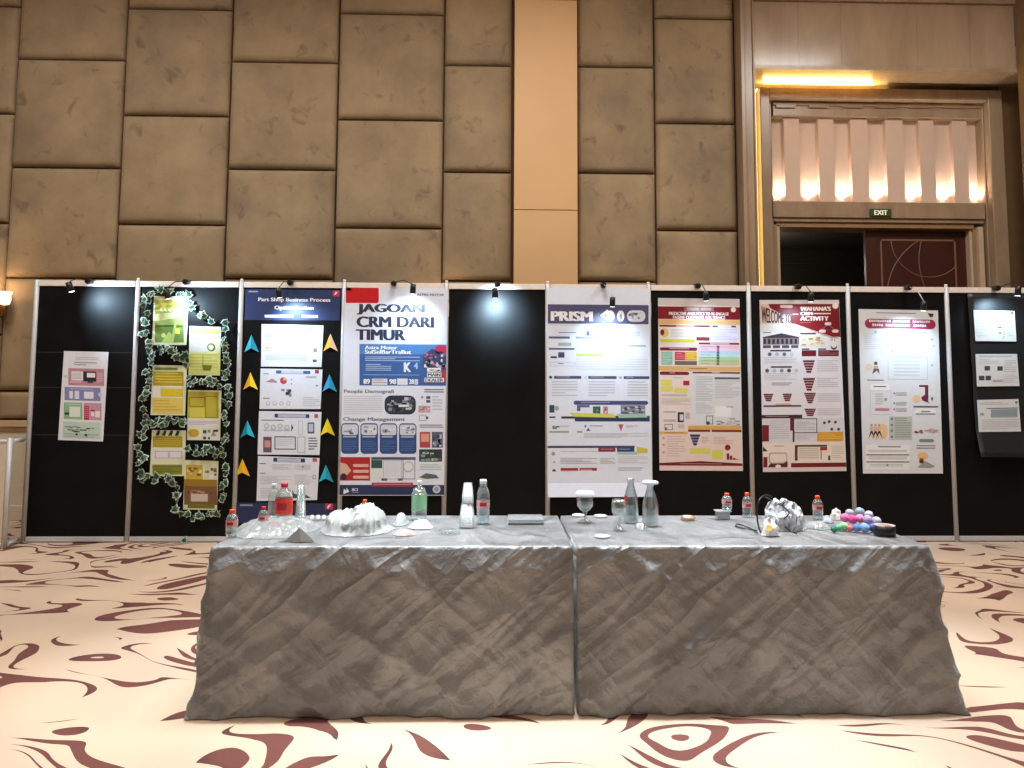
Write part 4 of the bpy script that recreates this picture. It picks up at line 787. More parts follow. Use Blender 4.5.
for x in (150, 180, 208): s.circ(x, 352, 9, '#b89880', 4); s.rect(x-12, 366, x+12, 398, '#d8b8a4', 4); s.poly([(x-26, 458), (x-8, 398), (x+8, 398), (x+26, 452), (x, 412)], '#3c2430', 5)
s.blotch(472, 384, 545, 412, 9, ['#98646c', '#7c5058'], 3, .28); s.blotch(545, 376, 662, 410, 14, ['#c49c94', '#d0aca4'], 3, .2); s.rrect(514, 456, 628, 480, '#7c8c84', 3); s.lines(495, 502, 640, 540, 2, '#8c9094', 3)
s.rrect(105, 502, 445, 690, '#eceded', 2, 14); s.lines(125, 540, 420, 560, 2, '#b4b8bc', 3); s.rect(200, 510, 375, 520, '#8c9094', 3); s.rect(110, 572, 440, 582, '#7c8286', 3); s.rect(110, 626, 440, 636, '#7c8286', 3); s.lines(125, 590, 420, 618, 2, '#b4b8bc', 3); s.lines(140, 648, 390, 670, 2, '#b4b8bc', 3); s.circ(270, 655, 9, '#8c9094', 4)
s.circ(545, 585, 42, '#ecbc84', 2, 28); s.rect(515, 600, 548, 640, '#b07a34', 3); s.poly([(500, 672), (560, 620), (640, 665), (600, 676)], '#98a098', 3); s.circ(535, 625, 16, '#54382c', 4)
s.done()

# board 10: dark hanging sheet with three white sheets
M_DKP = mat('slate_black_paper', '#1c2226', .42, var=.15, scale=4)
TLd, TRd, BRd, BLd = P(967.5, 293, -.03), P(1046, 295, -.03), P(1048, 457, -.03), P(977, 456, -.03)
mb = MB(); kx, kz = 12, 30; g = []
for j in range(kz+1):
    v = j/kz; rowv = []
    for i in range(kx+1):
        u = i/kx; p = TLd.lerp(TRd, u).lerp(BLd.lerp(BRd, u), v)
        low = max(0, (v-.82)/.18)
        p.y = -.026 - .10*low**1.3*(1-.25*math.sin(u*math.pi)) - .006*abs(math.sin(v*9.4+u*.8)) - .004*noise.noise(Vector((u*3, v*5, 1)))
        p.x += .03*low*math.sin(v*4)*(1-u)
        rowv.append(p)
    g.append(rowv)
gv = [[mb.bm.verts.new(p) for p in r] for r in g]; kk = mb.mi(M_DKP)
for j in range(kz):
    for i in range(kx):
        f = mb.bm.faces.new((gv[j][i], gv[j+1][i], gv[j+1][i+1], gv[j][i+1])); f.material_index = kk; f.smooth = True
mb.keep = True; o = mb.build('dark_paper_sheet'); c0 = (BLd+BRd)/2; o.data.transform(Matrix.Translation(-c0)); o.location = c0
sd = o.modifiers.new('thickness', 'SOLIDIFY'); sd.thickness = .0015; sd.offset = 1
tag(o, 'long dark slate sheet curling out at its foot on the board at the right edge', 'paper')
def wsh(TL, TR, BR, BL, label): return Sheet('information_sheet', TL, TR, BR, BL, label, 'poster', '#dfe6ea', Y=-.045, group='white sheets on the dark hanging paper')
s = wsh((973.5, 310), (1014.5, 311), (1016.5, 341.5), (975.5, 341), 'topmost of three white landscape sheets on the dark hanging paper')
s.view(960, 290, 7.68); s.lines(130, 168, 400, 180, 1, '#b4bcc4'); s.lines(235, 228, 300, 240, 1, '#aab4ba'); s.rect(288, 282, 320, 292, '#5c6870'); s.rect(298, 322, 318, 338, '#98a4ac'); s.lines(330, 310, 345, 380, 5, '#a4aeb4'); s.lines(125, 190, 225, 370, 8, '#d0d8dc'); s.rect(392, 164, 406, 184, '#5c666c', 3); s.lines(360, 200, 410, 360, 8, '#cbd4d8'); s.done()
s = wsh((975.5, 354), (1017, 354), (1019.5, 386), (977, 386.5), 'middle of three white landscape sheets on the dark hanging paper, with four dark squares')
s.view(960, 290, 7.68)
for x, y in ((188, 584), (286, 586), (145, 658), (196, 658)): s.rect(x, y, x+42, y+34, '#46505a', 2)
s.lines(145, 505, 400, 520, 1, '#a9b4ba'); s.lines(340, 540, 430, 640, 6, '#c3ccd0'); s.lines(250, 690, 330, 712, 2, '#7c868c'); s.lines(145, 530, 300, 575, 3, '#cdd6da'); s.lines(330, 650, 440, 720, 5, '#ccd4d8'); s.done()
s = wsh((977, 400), (1018.5, 399), (1021, 431.5), (979, 432), 'lowest of three white landscape sheets on the dark hanging paper, with a blue grey table')
s.view(960, 380, 8.53); s.rect(225, 238, 495, 246, '#6c7c88'); s.rect(262, 250, 490, 320, '#a4b4c0', 2); s.lines(265, 254, 488, 316, 6, '#8496a4', 3); s.lines(170, 190, 470, 215, 2, '#b9c4c8'); s.rect(170, 280, 205, 300, '#9aa8ae', 2); s.lines(185, 335, 500, 425, 6, '#c6cfd2'); s.rect(470, 185, 490, 205, '#7a868c', 3); s.done()

# ------------------------------------------------------------------ ivy on the second board
M_LEAF = mat('ivy_leaf_green', '#1f4a32', .35, var=.3, scale=12); M_RIM = mat('ivy_leaf_pale_rim', '#b4c6b8', .4, var=.2, scale=12); M_STEM = mat('ivy_stem', '#2c4a2c', .6)  # pale rim: variegation, whitened further for light catching the leaves
rl = random.Random(5)
LEAF = [(0, -.5), (.22, -.42), (.52, -.30), (.34, -.05), (.48, .22), (.2, .2), (0, .62), (-.2, .2), (-.48, .22), (-.34, -.05), (-.52, -.30), (-.22, -.42)]
def leaf(mb, c, size, rot, tilt, yaw):
    mt = Matrix.Translation(c) @ Matrix.Rotation(yaw, 4, 'Z') @ Matrix.Rotation(tilt, 4, 'X') @ Matrix.Rotation(rot, 4, 'Y')
    kg, kr = mb.mi(M_LEAF), mb.mi(M_RIM)
    out = [mb.bm.verts.new(mt @ Vector((x*size, -.1*size*(1-abs(x)*2)*.6, y*size))) for x, y in LEAF]
    inn = [mb.bm.verts.new(mt @ Vector((x*size*.74, -.1*size*(1-abs(x)*1.4), y*size*.74))) for x, y in LEAF]
    ce = mb.bm.verts.new(mt @ Vector((0, -.16*size, 0))); n = len(LEAF)
    for i in range(n):
        j = (i+1) % n
        mb.bm.faces.new((out[i], out[j], inn[j], inn[i])).material_index = kr
        f = mb.bm.faces.new((inn[i], inn[j], ce)); f.material_index = kg
def garland(pts, label, step=5.6, spread=3.2):
    P3 = [P(x, y, -.022) for x, y in pts]; root = P3[-1]
    e = empty('ivy_garland', root, label, 'plant', 'ivy garlands on the second board')
    mb = MB(); mb.tube([p-root for p in P3], .003, M_STEM, 5); mb.build('stem', e)
    mb = MB(); mb.keep = True
    for (x0, y0), (x1, y1) in zip(pts, pts[1:]):
        L = math.hypot(x1-x0, y1-y0); n = max(1, round(L/step))
        for i in range(n):
            t = (i+rl.random()*.6)/n
            c = P(x0+(x1-x0)*t+rl.uniform(-spread, spread), y0+(y1-y0)*t+rl.uniform(-spread, spread), -.032-rl.random()*.03)
            leaf(mb, c-root, rl.uniform(.06, .095), rl.uniform(-math.pi, math.pi), rl.uniform(-.6, .5), rl.uniform(-.7, .7))
    mb.build('leaves', e)
garland([(150, 291), (146, 300), (144, 318), (146, 340), (149, 362), (147, 385), (142, 400), (144, 425), (140, 445), (141, 465), (143, 478)], 'ivy garland running down the left side of the yellow green sheets')
garland([(152, 292), (165, 290), (180, 293), (190, 300), (196, 312), (205, 318), (216, 322)], 'ivy garland over the top sheet, stepping down to the right column')
garland([(224, 325), (227, 345), (229, 362), (225, 385), (227, 405), (226, 430), (224, 455), (226, 480), (222, 505)], 'ivy garland running down the right side of the yellow green sheets')
garland([(150, 352), (162, 350), (175, 353), (186, 358), (190, 366)], 'ivy garland between the first and second sheets of the left column', 3.8, 4)
garland([(150, 421), (162, 423), (174, 420), (187, 424)], 'ivy garland between the second and third sheets of the left column', 3.2, 3.5)
garland([(187, 380), (197, 383), (208, 380), (222, 384)], 'ivy garland between the first and second sheets of the right column', 3.2, 3.5)
garland([(187, 447), (196, 452), (208, 449), (222, 456)], 'ivy garland between the second and third sheets of the right column', 3.6, 4)
garland([(143, 478), (152, 479), (163, 478), (174, 482), (176, 495), (178, 510), (192, 515), (210, 516), (222, 510)], 'ivy garland trailing under the lowest sheets of the ivy board', 5)
#garland([(186, 300), (188, 325), (187, 350), (189, 372)], 'ivy garland between the two columns beside the top sheets', 6, 1.5)
#garland([(187, 385), (186, 410), (187, 440), (185, 462)], 'ivy garland between the two columns beside the lower sheets', 7, 1.2)
mb = MB(); mb.keep = True; c = onZ(186, 541.5, .012); leaf(mb, Vector((0, 0, .02)), .07, .3, -.5, .2); mb.tube([(0, 0, .012), (.03, -.02, .002)], .002, M_STEM, 5)
o = mb.build('fallen_leaf'); o.location = (c.x, -.06, .012); tag(o, 'small pale fallen leaf on the carpet below the ivy board', 'leaf')

# ------------------------------------------------------------------ clip lamps on the top rail
COOL = (.56, .79, 1.0)
lamps = [  # clip px, head px, glow px, power, board phrase
    (90, 285, 70, 287, 111, 305, 55, 'first board with one small sheet'), (187, 285, 167, 294, 200, 308, 44, 'ivy covered board'),
    (291, 285, 279, 293, 297, 335, 34, 'arrow board'), (394, 285, 413, 289, 411, 328, 22, 'JAGOAN poster'), (497.5, 285.5, 495, 293, 497, 312, 140, 'empty black board'),
    (603, 285.5, 612.5, 302, 606, 352, 30, 'PRISM poster'), (697, 287.5, 706, 296, 707, 340, 14, 'maroon-banded poster'), (797, 288, 811, 297, 797, 340, 12, 'welcome poster'),
    (907, 290.5, 923.5, 306, 905, 357, 27, 'pale grey poster'), (995, 290, 1018, 291, 995, 325, 14, 'dark hanging sheet')]
for i, (cx, cy, hx, hy, gx, gy, pw, ph) in enumerate(lamps):
    c = P(cx, cy, -.045); e = empty('clip_lamp', (c.x, -.03, 2.47), 'small black clip-on spotlight above the '+ph, 'lamp', 'clip lamps on the top rail')
    o3 = Vector((c.x, -.03, 2.47))
    b = MB(); b.box((-.022, -.04, -.005), (.022, -.001+.0, .035), M_BLK); b.box((-.022, -.04, .033), (.022, .05, .04), M_BLK); b.build('clamp', e, bevel=.004)
    b = MB(); b.tube([(-.0, -.042, .015), (0, -.068, .015)], [.03, .027], M_BLK, 14); b.build('clamp_knob', e, bevel=.003)
    tgt = P(gx, gy, -.01); hb = P(hx, hy, -.30); hb = hb-o3
    dirn = (tgt-(hb+o3)).normalized(); dn = Vector((dirn.x*.55, dirn.y*.2, -1)).normalized()
    h0 = hb-dn*.045; h1 = hb+dn*.045
    b = MB(); b.tube([(0, -.06, .02), Vector((0, -.06, .02)).lerp(h0, .5)+Vector((0, -.02, .03)), h0], .0045, M_ALU if i in (5, 8) else M_BLK, 6); b.build('arm', e)
    b = MB(); b.tube([h0-dn*.004, h0, h1], [.014, .026, .028], M_BLK, 16); b.build('lamp_head', e)
    b = MB(); b.tube([h1+dn*.0002, h1+dn*.002], .023, mat('cool_lamp_face', '#eaf4ff', .4, emit=6, var=0), 14); b.build('lamp_face', e)
    l = bpy.data.lights.new('clip_lamp_beam', 'SPOT'); l.energy = pw; l.color = COOL; l.spot_size = R(115); l.spot_blend = 1; l.shadow_soft_size = .02
    lo = bpy.data.objects.new('clip_lamp_beam', l); col.objects.link(lo); lo.parent = e; lo.location = h1+dn*.02
    lo.rotation_euler = (tgt-(h1+dn*.02+o3)).to_track_quat('-Z', 'Y').to_euler()

# ------------------------------------------------------------------ tables under satin cloths
ZT = .75
F0, F1, F2 = onZ(213, 545.5, ZT), onZ(572.5, 545.5, ZT), onZ(577, 546, ZT)
F3 = onZ(932, 546.5, ZT); YF = (F0.y+F3.y)/2; YBK = onZ(571, 515, ZT).y
def table(x0, x1, lab, clab, seed, flareL, flareR):
    e = empty('folding_table', ((x0+x1)/2, (YF+YBK)/2, 0), lab, 'table', 'tables in front of the display wall')
    hw, hd = (x1-x0)/2-.02, (YBK-YF)/2-.02
    b = MB(); b.box((-hw, -hd, ZT-.035), (hw, hd, ZT-.008), mat('pale_laminate_top', '#b8a892', .4)); b.build('tabletop', e, bevel=.004)
    for sx in (-1, 1):
        for sy in (-1, 1):
            b = MB(); b.tube([(sx*(hw-.12), sy*(hd-.08), 0), (sx*(hw-.12), sy*(hd-.08), ZT-.036)], .014, M_ALU, 8); b.build('leg', e)
    # cloth
    mb = MB(); mb.keep = True; k = mb.mi(M_SATIN); bm = mb.bm
    nx, ny, nzz = 140, 44, 56
    def top(i, j): return (x0+(x1-x0)*i/nx, YF+(YBK-YF)*j/ny)
    V = {}
    for i in range(nx+1):
        for j in range(ny+1):
            x, y = top(i, j); z = ZT+.0016*noise.noise(Vector((x*3, y*42, seed)))+.0012*noise.noise(Vector((x*9, y*60, seed+4)))
            if i in (0, nx) or j in (0, ny): z = ZT-.004
            V[i, j] = bm.verts.new((x, y, z))
    for i in range(nx):
        for j in range(ny):
            f = bm.faces.new((V[i, j], V[i+1, j], V[i+1, j+1], V[i, j+1])); f.material_index = k; f.smooth = True
    loop = [(i, 0) for i in range(nx)]+[(nx, j) for j in range(ny)]+[(i, ny) for i in range(nx, 0, -1)]+[(0, j) for j in range(ny, 0, -1)]
    rows = [[V[q] for q in loop]]
    for r in range(1, nzz+1):
        d = r/nzz; rowv = []
        for (i, j) in loop:
            x, y = top(i, j); n = Vector((0, 0, 0))
            if j == 0: n.y = -1
            if j == ny: n.y = 1
            if i == 0: n.x = -1
            if i == nx: n.x = 1
            z = ZT-.004-(ZT-.008)*d; s0 = x*n.y*-1+y*n.x
            # slanting satin creases, sharper near the table edge
            def rg(a, b2, c2): return (1-min(1, abs(noise.noise(Vector((a, b2, c2))))*3.2))**1.6
            w1 = rg(s0*1.6+z*2.6+seed, z*1.5, seed); w2 = rg(s0*3.4-z*4.6+seed*3, z*1.4, seed+9); w3 = rg(s0*7+z*8.5, z*3, seed+2)
            w4 = noise.noise(Vector((s0*2.2, z*1.2, seed+5)))
            amp = min(1, d*7)
            off = (.022*w1+.016*w2+.008*w3+.012*w4+.004)*amp*(.6+.5*d)
            fl = .03*d
            if i == 0 and n.x: fl = flareL*d; off = off if flareL else min(.004, off*.12)
            if i == nx and n.x: fl = flareR*d; off = off if flareR else min(.004, off*.12)
            off = max(off, .002)
            cx = n.x*(fl+off) if n.x else 0; cy = n.y*(.035*d+off) if n.y else 0
            rowv.append(bm.verts.new((x+cx, y+cy, max(.004, z))))
        rows.append(rowv)
    L = len(loop)
    for a, c in zip(rows, rows[1:]):
        for q in range(L):
            f = bm.faces.new((a[q], c[q], c[(q+1) % L], a[(q+1) % L])); f.material_index = k; f.smooth = True
    o = mb.build('tablecloth'); cc = Vector(((x0+x1)/2, (YF+YBK)/2, 0)); o.data.transform(Matrix.Translation(-cc)); o.location = cc
    tag(o, clab, 'tablecloth', 'satin tablecloths')
xl0 = F0.x; xl1 = F1.x; xr0 = F2.x; xr1 = F3.x
table(xl0, xl1, 'folding table under the left satin cloth, holding the plastic wrap and bottles', 'taupe satin cloth on the left table, creased in slanting folds', 2.0, .03, 0)
table(xr0, xr1, 'folding table under the right satin cloth, holding the goblets and coloured balls', 'taupe satin cloth on the right table, hanging smoother with an open right corner', 7.0, 0, .06)

ZO = ZT+.0032
def T(px, py): p = onZ(px, py, ZO); return Vector((p.x, p.y, ZO))
def H(px, py, pt): # height of something whose base is at (px,py) and whose top shows at row pt
    b0 = T(px, py); a = onY(px, pt, b0.y); return a.z-ZO
C_PET = clear('clear_pet_plastic', '#eef6f6', .10, .45, .06); C_WATER = clear('water_in_plastic', '#eaf1f3', .10, .25, .05)
C_GLASS = clear('clear_drinking_glass', '#eef4f4', .05, .6, .03); C_CUP = clear('frosted_cup_plastic', '#e4e8e9', .36, .35, .2)
C_FILM = clear('thin_plastic_film', '#e3e8e8', .30, .18, .25); C_BAG = clear('milky_plastic_bag', '#ccd2d1', .66, .12, .3)
C_GRN = clear('pale_green_plastic', '#a8e6bc', .55, .3, .1)
M_ORG = mat('orange_cap', '#e8591e', .4); M_RED = mat('red_cap', '#c81e30', .4); M_WHT = mat('white_plastic', '#dadce0', .4); M_PAPW = mat('white_paper_cover', '#dcdce0', .6)
M_LBL = mat('red_white_label', '#d8a2a6', .5, var=.3, scale=60); M_LBO = mat('red_orange_label', '#e0402a', .45, var=.25, scale=40)
def bottle(px, py, pt, wpx, label, cap=M_ORG, lbl=M_LBL, lz=(.38, .62), body=C_PET, water=None, group=None, name='water_bottle', taper=.5, neck=.36, z0=0):
    c = T(px, py); c.z += z0; h = H(px, py, pt)-z0; d = (c-CAM).dot(fw); r = wpx/2*d/FPX
    e = empty(name, c, label, 'bottle', group)
    ch = .09*h if h > .2 else .12*h; hb = h-ch; nr = r*neck
    prof = [(0, .002), (r*.82, .002), (r*.95, .012), (r, .03*h+.01), (r, .18*h), (r*.94, .20*h), (r, .22*h), (r, lz[1]*h), (r*.97, (lz[1]+.03)*h), (r*.95, .68*h), (r*.72, .80*h), (nr*1.05, .86*h), (nr, hb), (nr*.9, hb)]
    b = MB(); b.lathe(prof, body, seg=18); b.build('bottle_body', e)
    if water:
        b = MB(); b.lathe([(0, .004), (r*.80, .004), (r*.95, .03*h+.012), (r*.95, water*h), (0, water*h)], C_WATER, seg=16); b.build('water', e)
    if cap:
        b = MB(); b.lathe([(nr*1.25, hb-.002), (nr*1.3, hb+.003), (nr*1.3, h-.003), (nr*1.15, h), (0, h)], cap, seg=16); b.build('cap', e)
        b = MB(); b.lathe([(nr*1.1, hb-.012), (nr*1.4, hb-.010), (nr*1.4, hb-.007), (nr*1.1, hb-.005)], body, seg=14); b.build('neck_ring', e)
    if lbl:
        b = MB(); b.lathe([(r*1.012, lz[0]*h), (r*1.015, lz[0]*h+.001), (r*1.015, lz[1]*h-.001), (r*1.012, lz[1]*h)], lbl, seg=20)
        lb = b.build('label', e)
        b = MB()
        for s2 in (-1, 1):
            a0 = -math.pi/2-.5*s2*0; zc = (lz[0]+lz[1])/2*h; hh = (lz[1]-lz[0])*h*.22
            pts = []
            for q in range(7):
                t = a0-.55+1.1*q/6; pts.append(Vector((r*1.03*math.cos(t), r*1.03*math.sin(t), 0)))
            if s2 < 0: continue
            for p, q in zip(pts, pts[1:]): b.face([p+Vector((0, 0, zc-hh)), q+Vector((0, 0, zc-hh)), q+Vector((0, 0, zc+hh)), p+Vector((0, 0, zc+hh))], mat('label_mark_red', '#b01c2c', .45))
        b.build('label_mark', lb) if lbl is not C_GRN else b.bm.free()
    return e
GS = 'small bottles with orange caps'
bottle(231.5, 536.5, 509.5, 11.5, 'small orange-capped water bottle at the far left end of the left table', group=GS, water=.34)
bottle(263, 529, 506.5, 10, 'small red-capped bottle sunk in the plastic wrap left of the big bottle', cap=M_RED, group=None, water=.3)
bottle(364.5, 518, 499.5, 9, 'small orange-capped bottle showing above the milky plastic bag', group=GS)
bottle(283.5, 522, 483, 17, 'big clear soda bottle with orange red label and red cap', cap=M_RED, lbl=M_LBO, lz=(.22, .62), name='soda_bottle', neck=.32)
bottle(273.5, 518, 483.5, 11, 'clear unlabelled bottle with white cap just behind the big soda bottle', cap=M_WHT, lbl=None, name='water_bottle')
bottle(419, 520, 480.5, 15.5, 'clear bottle with pale green label in front of the footer of the JAGOAN poster', cap=M_WHT, lbl=C_GRN, lz=(.28, .66), name='soda_bottle', neck=.24)
bottle(483, 523.5, 479.5, 13, 'tall clear water bottle beside the stacked plastic cups', cap=M_WHT, lbl=M_LBL, lz=(.36, .54), water=.5, neck=.42)
bottle(719, 514, 493.5, 9.5, 'small orange-capped bottle standing on the little clear box', group=GS, z0=.0)
bottle(747.5, 517, 492.5, 9.5, 'small orange-capped bottle left of the white plastic bag', group=GS)
bottle(818, 519, 495.5, 10, 'small orange-capped bottle between the white bag and the coloured balls', group=GS, water=.35)

def cup(px, py, zo, h, rb, rt, label, group, inv=True, m=None):
    c = T(px, py); c.z += zo; b = MB(); m = m or C_CUP
    prof = [(rt, 0), (rt*1.05, .002), (rt*1.05, .005), (rt, .006), (rb, h), (0, h)] if inv else [(0, 0), (rb, 0), (rt, h-.005), (rt*1.06, h-.003), (rt*1.06, h)]
    b.lathe(prof, m, seg=20); o = b.build('plastic_cup'); o.location = c; return tag(o, label, 'cup', group)
hh = H(467, 527, 503.5)
for i in range(5): cup(467, 527, i*.012, hh-.048, .031, .039, 'wide frosted cup upside down in the lower part of the cup tower', 'wide cups in the lower part of the cup tower')
h2 = H(467.5, 527, 483)-hh
for i in range(4): cup(467.5, 527, hh+.002+i*.011, h2-.034, .022, .030, 'narrow frosted cup upside down in the upper part of the cup tower', 'narrow cups in the upper part of the cup tower')
h3 = H(300.5, 520, 485)
for i in range(3): cup(300.5, 520, i*.016, h3-.032, .020, .028, 'tall clear cup in the stack right of the big soda bottle', 'tall clear cups right of the soda bottle', m=C_PET)
for i, x in enumerate((312, 318, 324, 330)):
    cup(x, 519.5, 0, .024, .008, .011, ['leftmost', 'second', 'third', 'rightmost'][i]+' of four tiny white cups in a row behind the plastic wrap', 'tiny white cups', m=mat('white_plastic', '#dadce0', .4))

def heap(name, px, py, w, d, h, m, label, cat, seed, peaks=((0, 0, 1),), rough=.55, seg=(64, 30), fine=9, group=None, sharp=False):
    """crumpled film lying on the table: overlapping domes broken up by creases"""
    c = T(px, py); nx, ny = seg; b = MB(); b.keep = True; k = b.mi(m); g = []
    def rg(v): return 1-min(1, abs(noise.noise(v))*2.6)
    for i in range(nx+1):
        rw = []
        for j in range(ny+1):
            u, v = i/nx*2-1, j/ny*2-1; sq = max(abs(u), abs(v)); rr = math.hypot(u, v); kx = (sq/rr if rr > 0 else 1)
            x, y = u*kx*w/2, v*kx*d/2; e = 1-min(1, sq); base = 0
            for p in peaks:
                cx, sx, a = p[0], p[1], p[2]
                base = max(base, a*math.sqrt(max(0, 1-((x/w*2-cx)/(sx*1.35))**2-((y/d*2)/.98)**2)))
            base = .25*min(1, e*3)*.5+.9*base*min(1, e*5)
            wx = noise.noise(Vector((x*fine*.6, y*fine*.6, seed+8)))
            q = Vector((x*fine+wx, y*fine*1.2-wx, seed)); r1 = rg(q); r2 = rg(q*2.2+Vector((3, 1, 0))); r3 = rg(q*4.7+Vector((7, 2, 0)))
            z = h*base*(1-rough+rough*r1)+(.010*r2+.005*r3)*min(1, e*6)*min(1, h/.06)
            ang = math.atan2(y, x); rim = 1+.14*noise.noise(Vector((math.cos(ang)*2, math.sin(ang)*2, seed)))+.07*noise.noise(Vector((math.cos(ang)*7, math.sin(ang)*7, seed)))
            zf = min(1, z/.04); fy = rg(Vector((x*fine*.7+5, z*fine*1.8, seed+4)))
            rw.append(b.bm.verts.new((x*rim+.010*(r2-.5)*e, y*rim+.008*(r3-.5)*e-(.030*fy-.012)*zf*min(1, h/.1), max(.001, z))))
        g.append(rw)
    for i in range(nx):
        for j in range(ny):
            f = b.bm.faces.new((g[i][j], g[i+1][j], g[i+1][j+1], g[i][j+1])); f.material_index = k; f.smooth = not sharp
    o = b.build(name); o.location = c; return tag(o, label, cat, group)
heap('plastic_wrap', 277, 529, .42, .50, .042, C_FILM, 'clear crumpled plastic wrap spread around the small bottles at the left end', 'plastic wrap', 3.0, ((-.1, .8, 1), (.5, .5, .8)))
heap('plastic_bag', 357, 530, .37, .34, .125, C_BAG, 'big milky crumpled plastic bag heaped on the left table', 'plastic bag', 11.0, ((.22, .42, 1), (-.35, .5, .72)), rough=.2)
heap('plastic_bag', 401, 523, .08, .18, .045, C_BAG, 'smaller milky bag corner lying right of the big milky heap', 'plastic bag', 15.0, ((0, .6, 1),), seg=(30, 20))
# crumpled packet with red print
M_PKT = mat('red_printed_paper', '#cfa9a4', .5, var=.35, scale=26)
heap('paper_packet', 421, 527, .13, .14, .035, mat('white_packet_paper', '#d0cbc9', .5, var=.15, scale=20), 'crumpled white paper packet right of the milky bags', 'packet', 21.0, ((0, .6, 1),), seg=(26, 18))
heap('paper_packet', 404, 534.5, .11, .07, .022, M_PKT, 'crumpled pink and white printed packet near the front of the left table', 'packet', 23.0, ((0, .7, 1),), seg=(26, 18))
heap('bottle_wrapper', 276, 527, .055, .03, .022, mat('red_wrapper', '#b8323c', .4, var=.3, scale=60), 'small red wrapper lying in the plastic wrap below the big soda bottle', 'wrapper', 31.0, ((0, .7, 1),), seg=(14, 10), fine=40)
# grey folded napkin standing like a small tent
c = T(299, 542); b = MB(); b.keep = True; M_NAP = mat('grey_napkin_cloth', '#5c5751', .6, bump=.2)
A = Vector((-.07, .0, .001)); B2 = Vector((.075, .0, .001)); Cc = Vector((.0, .09, .001)); Tp = Vector((-.008, .035, .062)); Mi = Vector((.012, -.012, .001))
for t3 in ((A, Mi, Tp), (Mi, B2, Tp), (B2, Cc, Tp), (Cc, A, Tp)): b.face(t3, M_NAP)
b.face((A, Vector((-.11, -.005, .001)), Vector((-.05, .05, .006))), M_NAP); b.face((A, Cc, B2, Mi), M_NAP)
o = b.build('cloth_napkin'); o.location = c; o.data.transform(Matrix.Translation((0, 0, .0005))); tag(o, 'grey folded napkin standing like a small tent at the front of the left table', 'napkin')
# flat clear tray
c = T(526, 524.5); e = empty('clear_tray', c, 'flat clear plastic tray with dark front edge on the left table', 'tray')
b = MB(); b.box((-.10, 0, 0), (.10, .17, .006), C_CUP); b.box((-.095, .005, .006), (.095, .165, .026), C_CUP); b.build('tray_body', e, bevel=.003)
b = MB(); b.box((-.097, -.003, .001), (.097, -.0005, .007), mat('dark_grey_edge', '#4a4a4c', .5)); b.build('front_edge', e)
c = T(449, 533); b = MB(); b.lathe([(0, .001), (.045, .001), (.055, .012), (.052, .014), (.04, .004), (0, .003)], C_PET, seg=22); o = b.build('clear_saucer'); o.location = c; tag(o, 'shallow clear plastic dish left of the cup tower', 'dish')

# goblets, carafes and coasters
def goblet(px, py, pt, wpx, label, cover):
    c = T(px, py); h = H(px, py, pt); d = (c-CAM).dot(fw); r = wpx/2*d/FPX; e = empty('water_goblet', c, label, 'goblet', 'stemmed water goblets')
    if cover: h -= .020
    b = MB(); b.lathe([(r*.62, .003), (r*.80, .004), (r*.5, .010), (.009, .02), (.006, h*.24), (.012, h*.38)], C_GLASS, seg=22); b.build('stem', e)
    b = MB(); b.lathe([(.012, h*.38), (r*.6, h*.46), (r*.92, h*.58), (r, h*.72), (r*.96, h*.88), (r*.84, h), (r*.80, h), (r*.93, h*.86), (r*.95, h*.72), (r*.86, h*.59), (0, h*.45)], C_GLASS, seg=24); b.build('bowl', e)
    b = MB(); b.lathe([(0, h*.46), (r*.83, h*.6), (r*.92, h*.7), (0, h*.7)], C_WATER, seg=20); b.build('water', e)
    if cover:
        b = MB(); n = 20
        b.lathe([(r*1.14, h-.010), (r*1.12, h+.006), (r*.9, h+.016), (r*.3, h+.020), (0, h+.020)], M_PAPW, seg=20); b.build('paper_cover', e)
goblet(585, 522, 490.5, 17, 'stemmed goblet with white paper cover near the gap between the tables', True)
goblet(619, 530, 499.5, 15, 'uncovered stemmed goblet in front of the open carafe', False)
def carafe(px, py, pt, wpx, label, capped):
    c = T(px, py); h = H(px, py, pt); d = (c-CAM).dot(fw); r = wpx/2*d/FPX; e = empty('water_carafe', c, label, 'carafe', 'glass water carafes')
    if capped: h -= .012
    b = MB(); b.lathe([(0, .002), (r*.92, .002), (r, .012), (r, h*.42), (r*.92, h*.56), (r*.6, h*.76), (r*.42, h*.86), (r*.44, h*.95), (r*.52, h), (r*.46, h), (r*.38, h*.9), (r*.54, h*.76), (r*.86, h*.56), (r*.94, h*.4), (r*.94, .012), (0, .010)], C_GLASS, seg=24); b.build('carafe_body', e)
    b = MB(); b.lathe([(0, .012), (r*.90, .014), (r*.90, h*.38), (0, h*.38)], C_WATER, seg=20); b.build('water', e)
    b = MB(); a0 = -.2 if capped else -2.6; pts = []
    z0, z1 = (h*.28, h*.5) if capped else (h*.42, h*.62)
    for q in range(8): t = a0-.7+1.4*q/7; pts.append(t)
    pts = pts[2:-2]
    for t, t2 in zip(pts, pts[1:]):
        rr1, rr2 = (r*1.015, r*.99) if capped else (r*1.02, r*.90)
        b.face([(rr1*math.cos(t), rr1*math.sin(t), z0), (rr1*math.cos(t2), rr1*math.sin(t2), z0), (rr2*math.cos(t2), rr2*math.sin(t2), z1), (rr2*math.cos(t), rr2*math.sin(t), z1)], mat('red_tag', '#c02a3a', .45))
    b.build('red_tag', e)
    if capped: b = MB(); b.lathe([(r*.55, h-.004), (r*1.02, h-.006), (r*1.04, h+.004), (r*.85, h+.010), (0, h+.012)], M_PAPW, seg=20); b.build('paper_cover', e)
carafe(631, 522.5, 478.5, 15, 'open glass carafe with a reddish tag, left of the covered carafe', False)
carafe(650.5, 525.5, 480.5, 16, 'glass carafe with white round cover and red tag', True)
